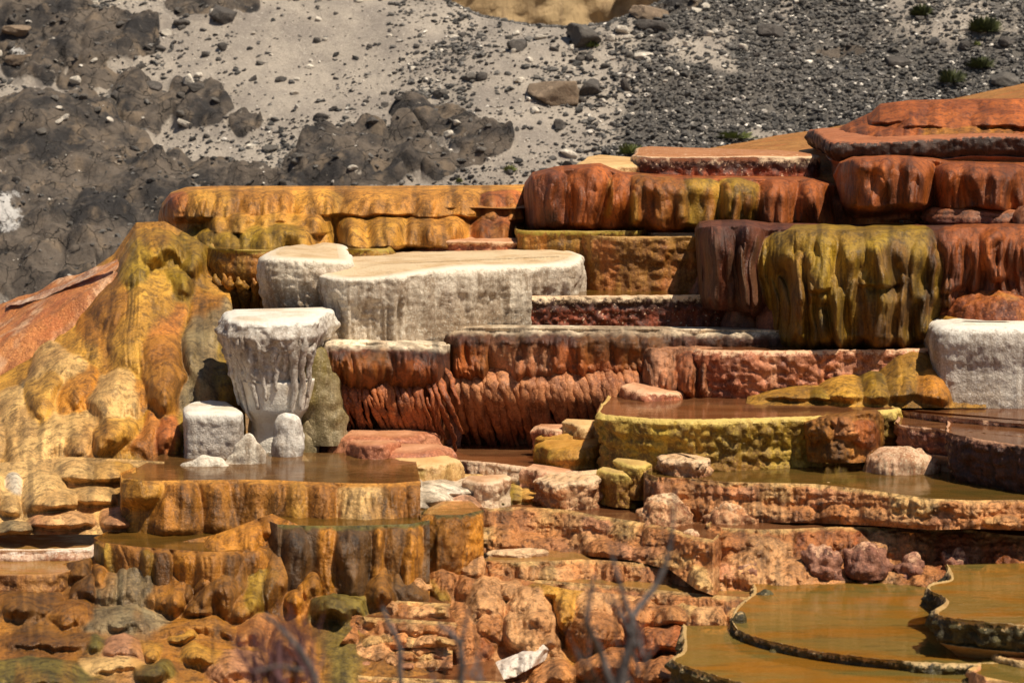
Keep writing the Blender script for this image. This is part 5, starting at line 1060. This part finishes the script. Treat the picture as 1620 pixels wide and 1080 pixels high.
relief('flowstone_cascade', "dark golden brown draped flowstone lobes at lower left below the amber pools", "flowstone cascade",
 [[(-120, 900, 19.9), (60, 900, 19.9), (150, 880, 19.75), (260, 862, 19.75), (340, 845, 19.75), (430, 812, 19.8), (520, 850, 19.75), (680, 850, 19.8)],
  [(-120, 935, 19.5), (60, 935, 19.5), (150, 925, 19.5), (260, 920, 19.5), (340, 910, 19.5), (430, 900, 19.5), (520, 905, 19.6), (680, 905, 19.7)],
  [(-120, 975, 19.05), (60, 975, 19.05), (150, 975, 19.05), (260, 980, 19.0), (340, 985, 19.0), (430, 985, 19.1), (520, 965, 19.2), (680, 960, 19.3)],
  [(-120, 1030, 18.4), (60, 1030, 18.4), (150, 1030, 18.4), (260, 1030, 18.4), (340, 1030, 18.5), (430, 1030, 18.6), (520, 1010, 18.8), (680, 1010, 18.9)],
  [(-120, 1130, 17.3), (60, 1130, 17.3), (150, 1130, 17.3), (260, 1130, 17.4), (340, 1130, 17.5), (430, 1130, 17.6), (520, 1100, 17.9), (680, 1100, 18.0)]],
 'brown',
 [(455, 806, 870, 46, .20, 'amber', -30), (395, 826, 905, 60, .30, 'amber', -40), (345, 860, 950, 46, .40, 'brown', -10), (300, 900, 960, 30, .3, 'dark', -8), (125, 880, 932, 30, .4, 'dark', 0), (175, 888, 950, 30, .35, 'brown', -6),
  (145, 910, 958, 32, .45, 'dark', -6), (190, 900, 962, 34, .4, 'grey', -14), (232, 880, 965, 40, .45, 'grey', -12), (268, 895, 972, 44, .62, 'brown', 0), (372, 870, 985, 46, .45, 'dark', -34), (408, 888, 990, 34, .45, 'olive', -18), (432, 850, 985, 30, .4, 'dark', -8),
  (390, 925, 995, 30, .55, 'brown', -10), (330, 935, 985, 34, .3, 'dark', -14), (490, 896, 962, 34, .45, 'amber', 0), (470, 930, 975, 26, .4, 'amber', 0), (540, 942, 985, 50, .4, 'moss', 0), (600, 890, 965, 38, .4, 'dark', 0), (640, 880, 960, 30, .35, 'black', 0),
  (45, 930, 985, 66, .35, 'dark', 6), (-60, 925, 985, 60, .3, 'olive', 0), (110, 950, 990, 50, .25, 'brown', 0), (200, 958, 1004, 90, .25, 'grey', 0), (320, 975, 1012, 70, .30, 'brown', 0), (90, 1000, 1036, 110, .22, 'dark', 0),
  (152, 1002, 1034, 26, .3, 'moss', 0), (198, 1004, 1046, 34, .4, 'pink', 0), (244, 1008, 1048, 26, .3, 'gold', 0), (300, 998, 1024, 34, .25, 'gold', 0), (240, 1044, 1084, 46, .4, 'moss', 0), (330, 1024, 1062, 50, .3, 'gold', 0),
  (60, 1044, 1100, 110, .35, 'moss', 0), (180, 1036, 1070, 60, .2, 'cream', 0), (370, 1022, 1080, 56, .35, 'pink', 0), (400, 972, 1022, 48, .35, 'peachd', 0), (460, 990, 1040, 46, .35, 'peachd', 0), (450, 1040, 1090, 50, .3, 'brown', 0)],
 'flow', seed=52, flute=(8, .014), hang=.2, crumb=.006, warp=18)
relief('crumbly_rockface', "crumbly peach rock face of uneven steps around the central pools and streaming front terrace", "rock face",
 [[(620, 880, 20.0), (690, 850, 20.2), (738, 812, 20.6), (775, 905, 19.75), (900, 932, 19.5), (1050, 946, 19.35), (1140, 956, 19.25), (1200, 958, 19.1)],
  [(600, 930, 19.6), (680, 900, 19.9), (735, 880, 20.05), (785, 940, 19.55), (900, 950, 19.35), (1050, 965, 19.2), (1140, 974, 19.1), (1210, 976, 18.95)],
  [(560, 990, 19.1), (670, 960, 19.4), (735, 940, 19.6), (785, 975, 19.3), (900, 985, 19.2), (1050, 990, 19.1), (1140, 995, 19.0), (1210, 995, 18.85)],
  [(520, 1040, 18.7), (640, 1030, 18.8), (735, 1010, 19.1), (790, 1020, 19.1), (900, 1025, 19.1), (1050, 1020, 19.0), (1140, 1020, 18.9), (1210, 1015, 18.7)],
  [(500, 1120, 17.9), (640, 1120, 17.9), (735, 1120, 18.1), (790, 1120, 18.15), (900, 1120, 18.2), (1050, 1120, 18.2), (1140, 1120, 18.1), (1210, 1120, 18.0)]],
 'peachd',
 [(738, 812, 880, 34, .3, 'peach', -14), (725, 842, 925, 34, .35, 'peachd', -22), (700, 880, 950, 32, .4, 'peachd', -10), (690, 905, 965, 24, .4, 'olive', -6), (745, 868, 915, 30, .3, 'peach', -8), (660, 905, 940, 34, .3, 'peach', -6), (740, 900, 960, 30, .4, 'peachd', 0),
  (770, 905, 1000, 48, .5, 'peach', -6), (735, 945, 1050, 44, .55, 'peachd', -6), (780, 960, 1030, 40, .45, 'peachd', 0), (835, 925, 990, 44, .35, 'peach', 0), (845, 960, 1045, 56, .50, 'peach', 0), (905, 925, 1000, 40, .35, 'gold', 0), (950, 935, 990, 40, .35, 'peach', 0), (945, 965, 1040, 52, .45, 'peachd', 0), (800, 912, 960, 40, .25, 'peach', 0), (870, 922, 965, 44, .3, 'gold', 0), (1010, 930, 975, 50, .25, 'peach', 0), (1090, 940, 985, 40, .25, 'cream', 0), (760, 990, 1045, 30, .4, 'red', 0),
  (1010, 938, 1010, 44, .4, 'peachd', 0), (1065, 945, 1000, 44, .4, 'peachd', 0), (1120, 950, 1010, 44, .4, 'peach', 0), (1170, 950, 1010, 34, .3, 'cream', 0), (1060, 985, 1045, 60, .5, 'red', 0), (1130, 985, 1040, 44, .45, 'peach', 0), (690, 1000, 1050, 40, .35, 'peach', 0), (640, 985, 1035, 50, .35, 'peachd', 0),
  (960, 1028, 1080, 66, .5, 'peachd', 0), (880, 1045, 1095, 50, .5, 'peachd', 0), (1050, 1036, 1095, 56, .5, 'peachd', 0), (600, 1010, 1050, 60, .3, 'peach', 0), (550, 975, 1030, 40, .4, 'peachd', 0), (1130, 1030, 1090, 40, .3, 'olive', 0)],
 'crumbflow', seed=53, flute=(14, .010), crumb=.022, hang=.2, shoulder=.22, warp=20)
# ---- twigs near the camera, out of focus
nb = NB("dead_twig_bark"); c = nb.mix(nb.ramp(nb.noise(nb.geo.outputs['Position'], 60, 3, .6), .4, .6), (.045, .038, .038), (.11, .095, .095)); nb.L(c, nb.b.inputs['Base Color']); nb.b.inputs['Roughness'].default_value = .85; TWIG = nb.m
nb = NB("reddish_twig_bark"); nb.b.inputs['Base Color'].default_value = (.09, .035, .035, 1); nb.b.inputs['Roughness'].default_value = .8; RTWIG = nb.m
def tube(chains, Y, name, mat, label, cat='twig'):
    V = []; Q = []; ns = 8
    for ch in chains:
        pts = np.array([P(a, b, Y + dy) for a, b, dy, _ in ch]); rad = np.array([c_[3] * Y / F for c_ in ch])
        n = 24; t = np.linspace(0, len(ch) - 1, n); pts = np.stack([np.interp(t, range(len(ch)), pts[:, k]) for k in range(3)], 1); rad = np.interp(t, range(len(ch)), rad)
        pts = smooth1(pts, 4); pts += .004 * np.stack([fbm(t * 1.3, t * 0 + 3, t * 0, 2, 5), t * 0, t * 0], 1)
        i0 = len(V)
        for k in range(n):
            d = pts[min(k + 1, n - 1)] - pts[max(k - 1, 0)]; d /= np.linalg.norm(d) + 1e-9
            s_ = np.cross(d, [0, 1, 0]); s_ /= np.linalg.norm(s_) + 1e-9; u_ = np.cross(s_, d)
            for a in np.linspace(0, 2 * math.pi, ns, endpoint=False): V.append(pts[k] + rad[k] * (s_ * math.cos(a) + u_ * math.sin(a)))
        for k in range(n - 1):
            for a in range(ns): Q.append([i0 + k * ns + a, i0 + k * ns + (a + 1) % ns, i0 + (k + 1) * ns + (a + 1) % ns, i0 + (k + 1) * ns + a])
    tag(mesh_obj(name, np.array(V), np.array(Q), mat), label, cat)
tube([[(975, 1130, 0, 10), (985, 1060, 0, 9), (1003, 1000, 0, 7), (997, 975, 0, 6), (1045, 920, .1, 5), (1062, 850, .1, 3.5), (1070, 760, .1, 2)],
      [(968, 1090, 0, 7), (950, 1030, 0, 6), (925, 985, -.1, 5), (932, 950, -.1, 4), (940, 900, -.1, 2.5)],
      [(1000, 985, 0, 5), (985, 940, 0, 4), (970, 890, 0, 3), (960, 850, 0, 2)]], 8.0, 'bare_branch', TWIG, "forked grey bare branch, tallest of the blurred foreground twigs")
tube([[(640, 1130, 0, 6), (632, 1060, 0, 5), (632, 1020, 0, 5), (614, 985, 0, 4), (603, 955, 0, 3)]], 8.3, 'bare_branch', TWIG, "single bent grey twig in the foreground left of the foam")
tube([[(730, 1130, 0, 6), (730, 1060, 0, 5.5), (728, 1020, 0, 4.5), (712, 1000, 0, 4), (690, 985, 0, 3)], [(728, 1025, 0, 4), (735, 990, 0, 3), (740, 960, 0, 2)]], 8.2, 'bare_branch', TWIG, "grey twig with a small fork directly left of the foam")
tube([[(520, 1130, 0, 6), (500, 1075, 0, 5), (480, 1035, 0, 4.5), (450, 1000, 0, 4), (415, 968, 0, 3)], [(480, 1060, 0, 3), (440, 1052, 0, 2.5), (400, 1062, 0, 2)]], 7.8, 'bare_branch', TWIG, "long slanting grey twig in front of the reddish bush twigs")
for (bx, by, hh_, nn, lab_) in [(975, 1120, 250, 16, "spray of fine bare twiglets around the forked branch"), (720, 1120, 120, 9, "short fine twiglets beside the grey twig left of the foam")]:
    ch = []
    for k in range(nn):
        x0 = bx + rng.uniform(-40, 70); y0 = by - rng.uniform(0, hh_ * .5); l_ = rng.uniform(.25, .55) * hh_; a_ = rng.uniform(-.7, .7)
        ch.append([(x0, y0, rng.uniform(-.2, .2), 2.6), (x0 + l_ * .5 * math.sin(a_) + rng.uniform(-6, 6), y0 - l_ * .5, 0, 2.0), (x0 + l_ * math.sin(a_ * 1.3), y0 - l_, 0, 1.0)])
    tube(ch, 8.1, 'bare_branch', TWIG, lab_, 'twig')
ch = []
for k in range(60):
    x0 = rng.uniform(395, 500); y0 = rng.uniform(1060, 1110); x1 = x0 + rng.uniform(-50, 30); y1 = y0 - rng.uniform(40, 125)
    ch.append([(x0, y0, rng.uniform(-.2, .2), 2.4), ((x0 + x1) / 2 + rng.uniform(-12, 12), (y0 + y1) / 2, 0, 1.9), (x1, y1, 0, 1.0)])
tube(ch, 8.4, 'bare_branch', RTWIG, "blurred clump of fine reddish twigs at the bottom left", 'twig')
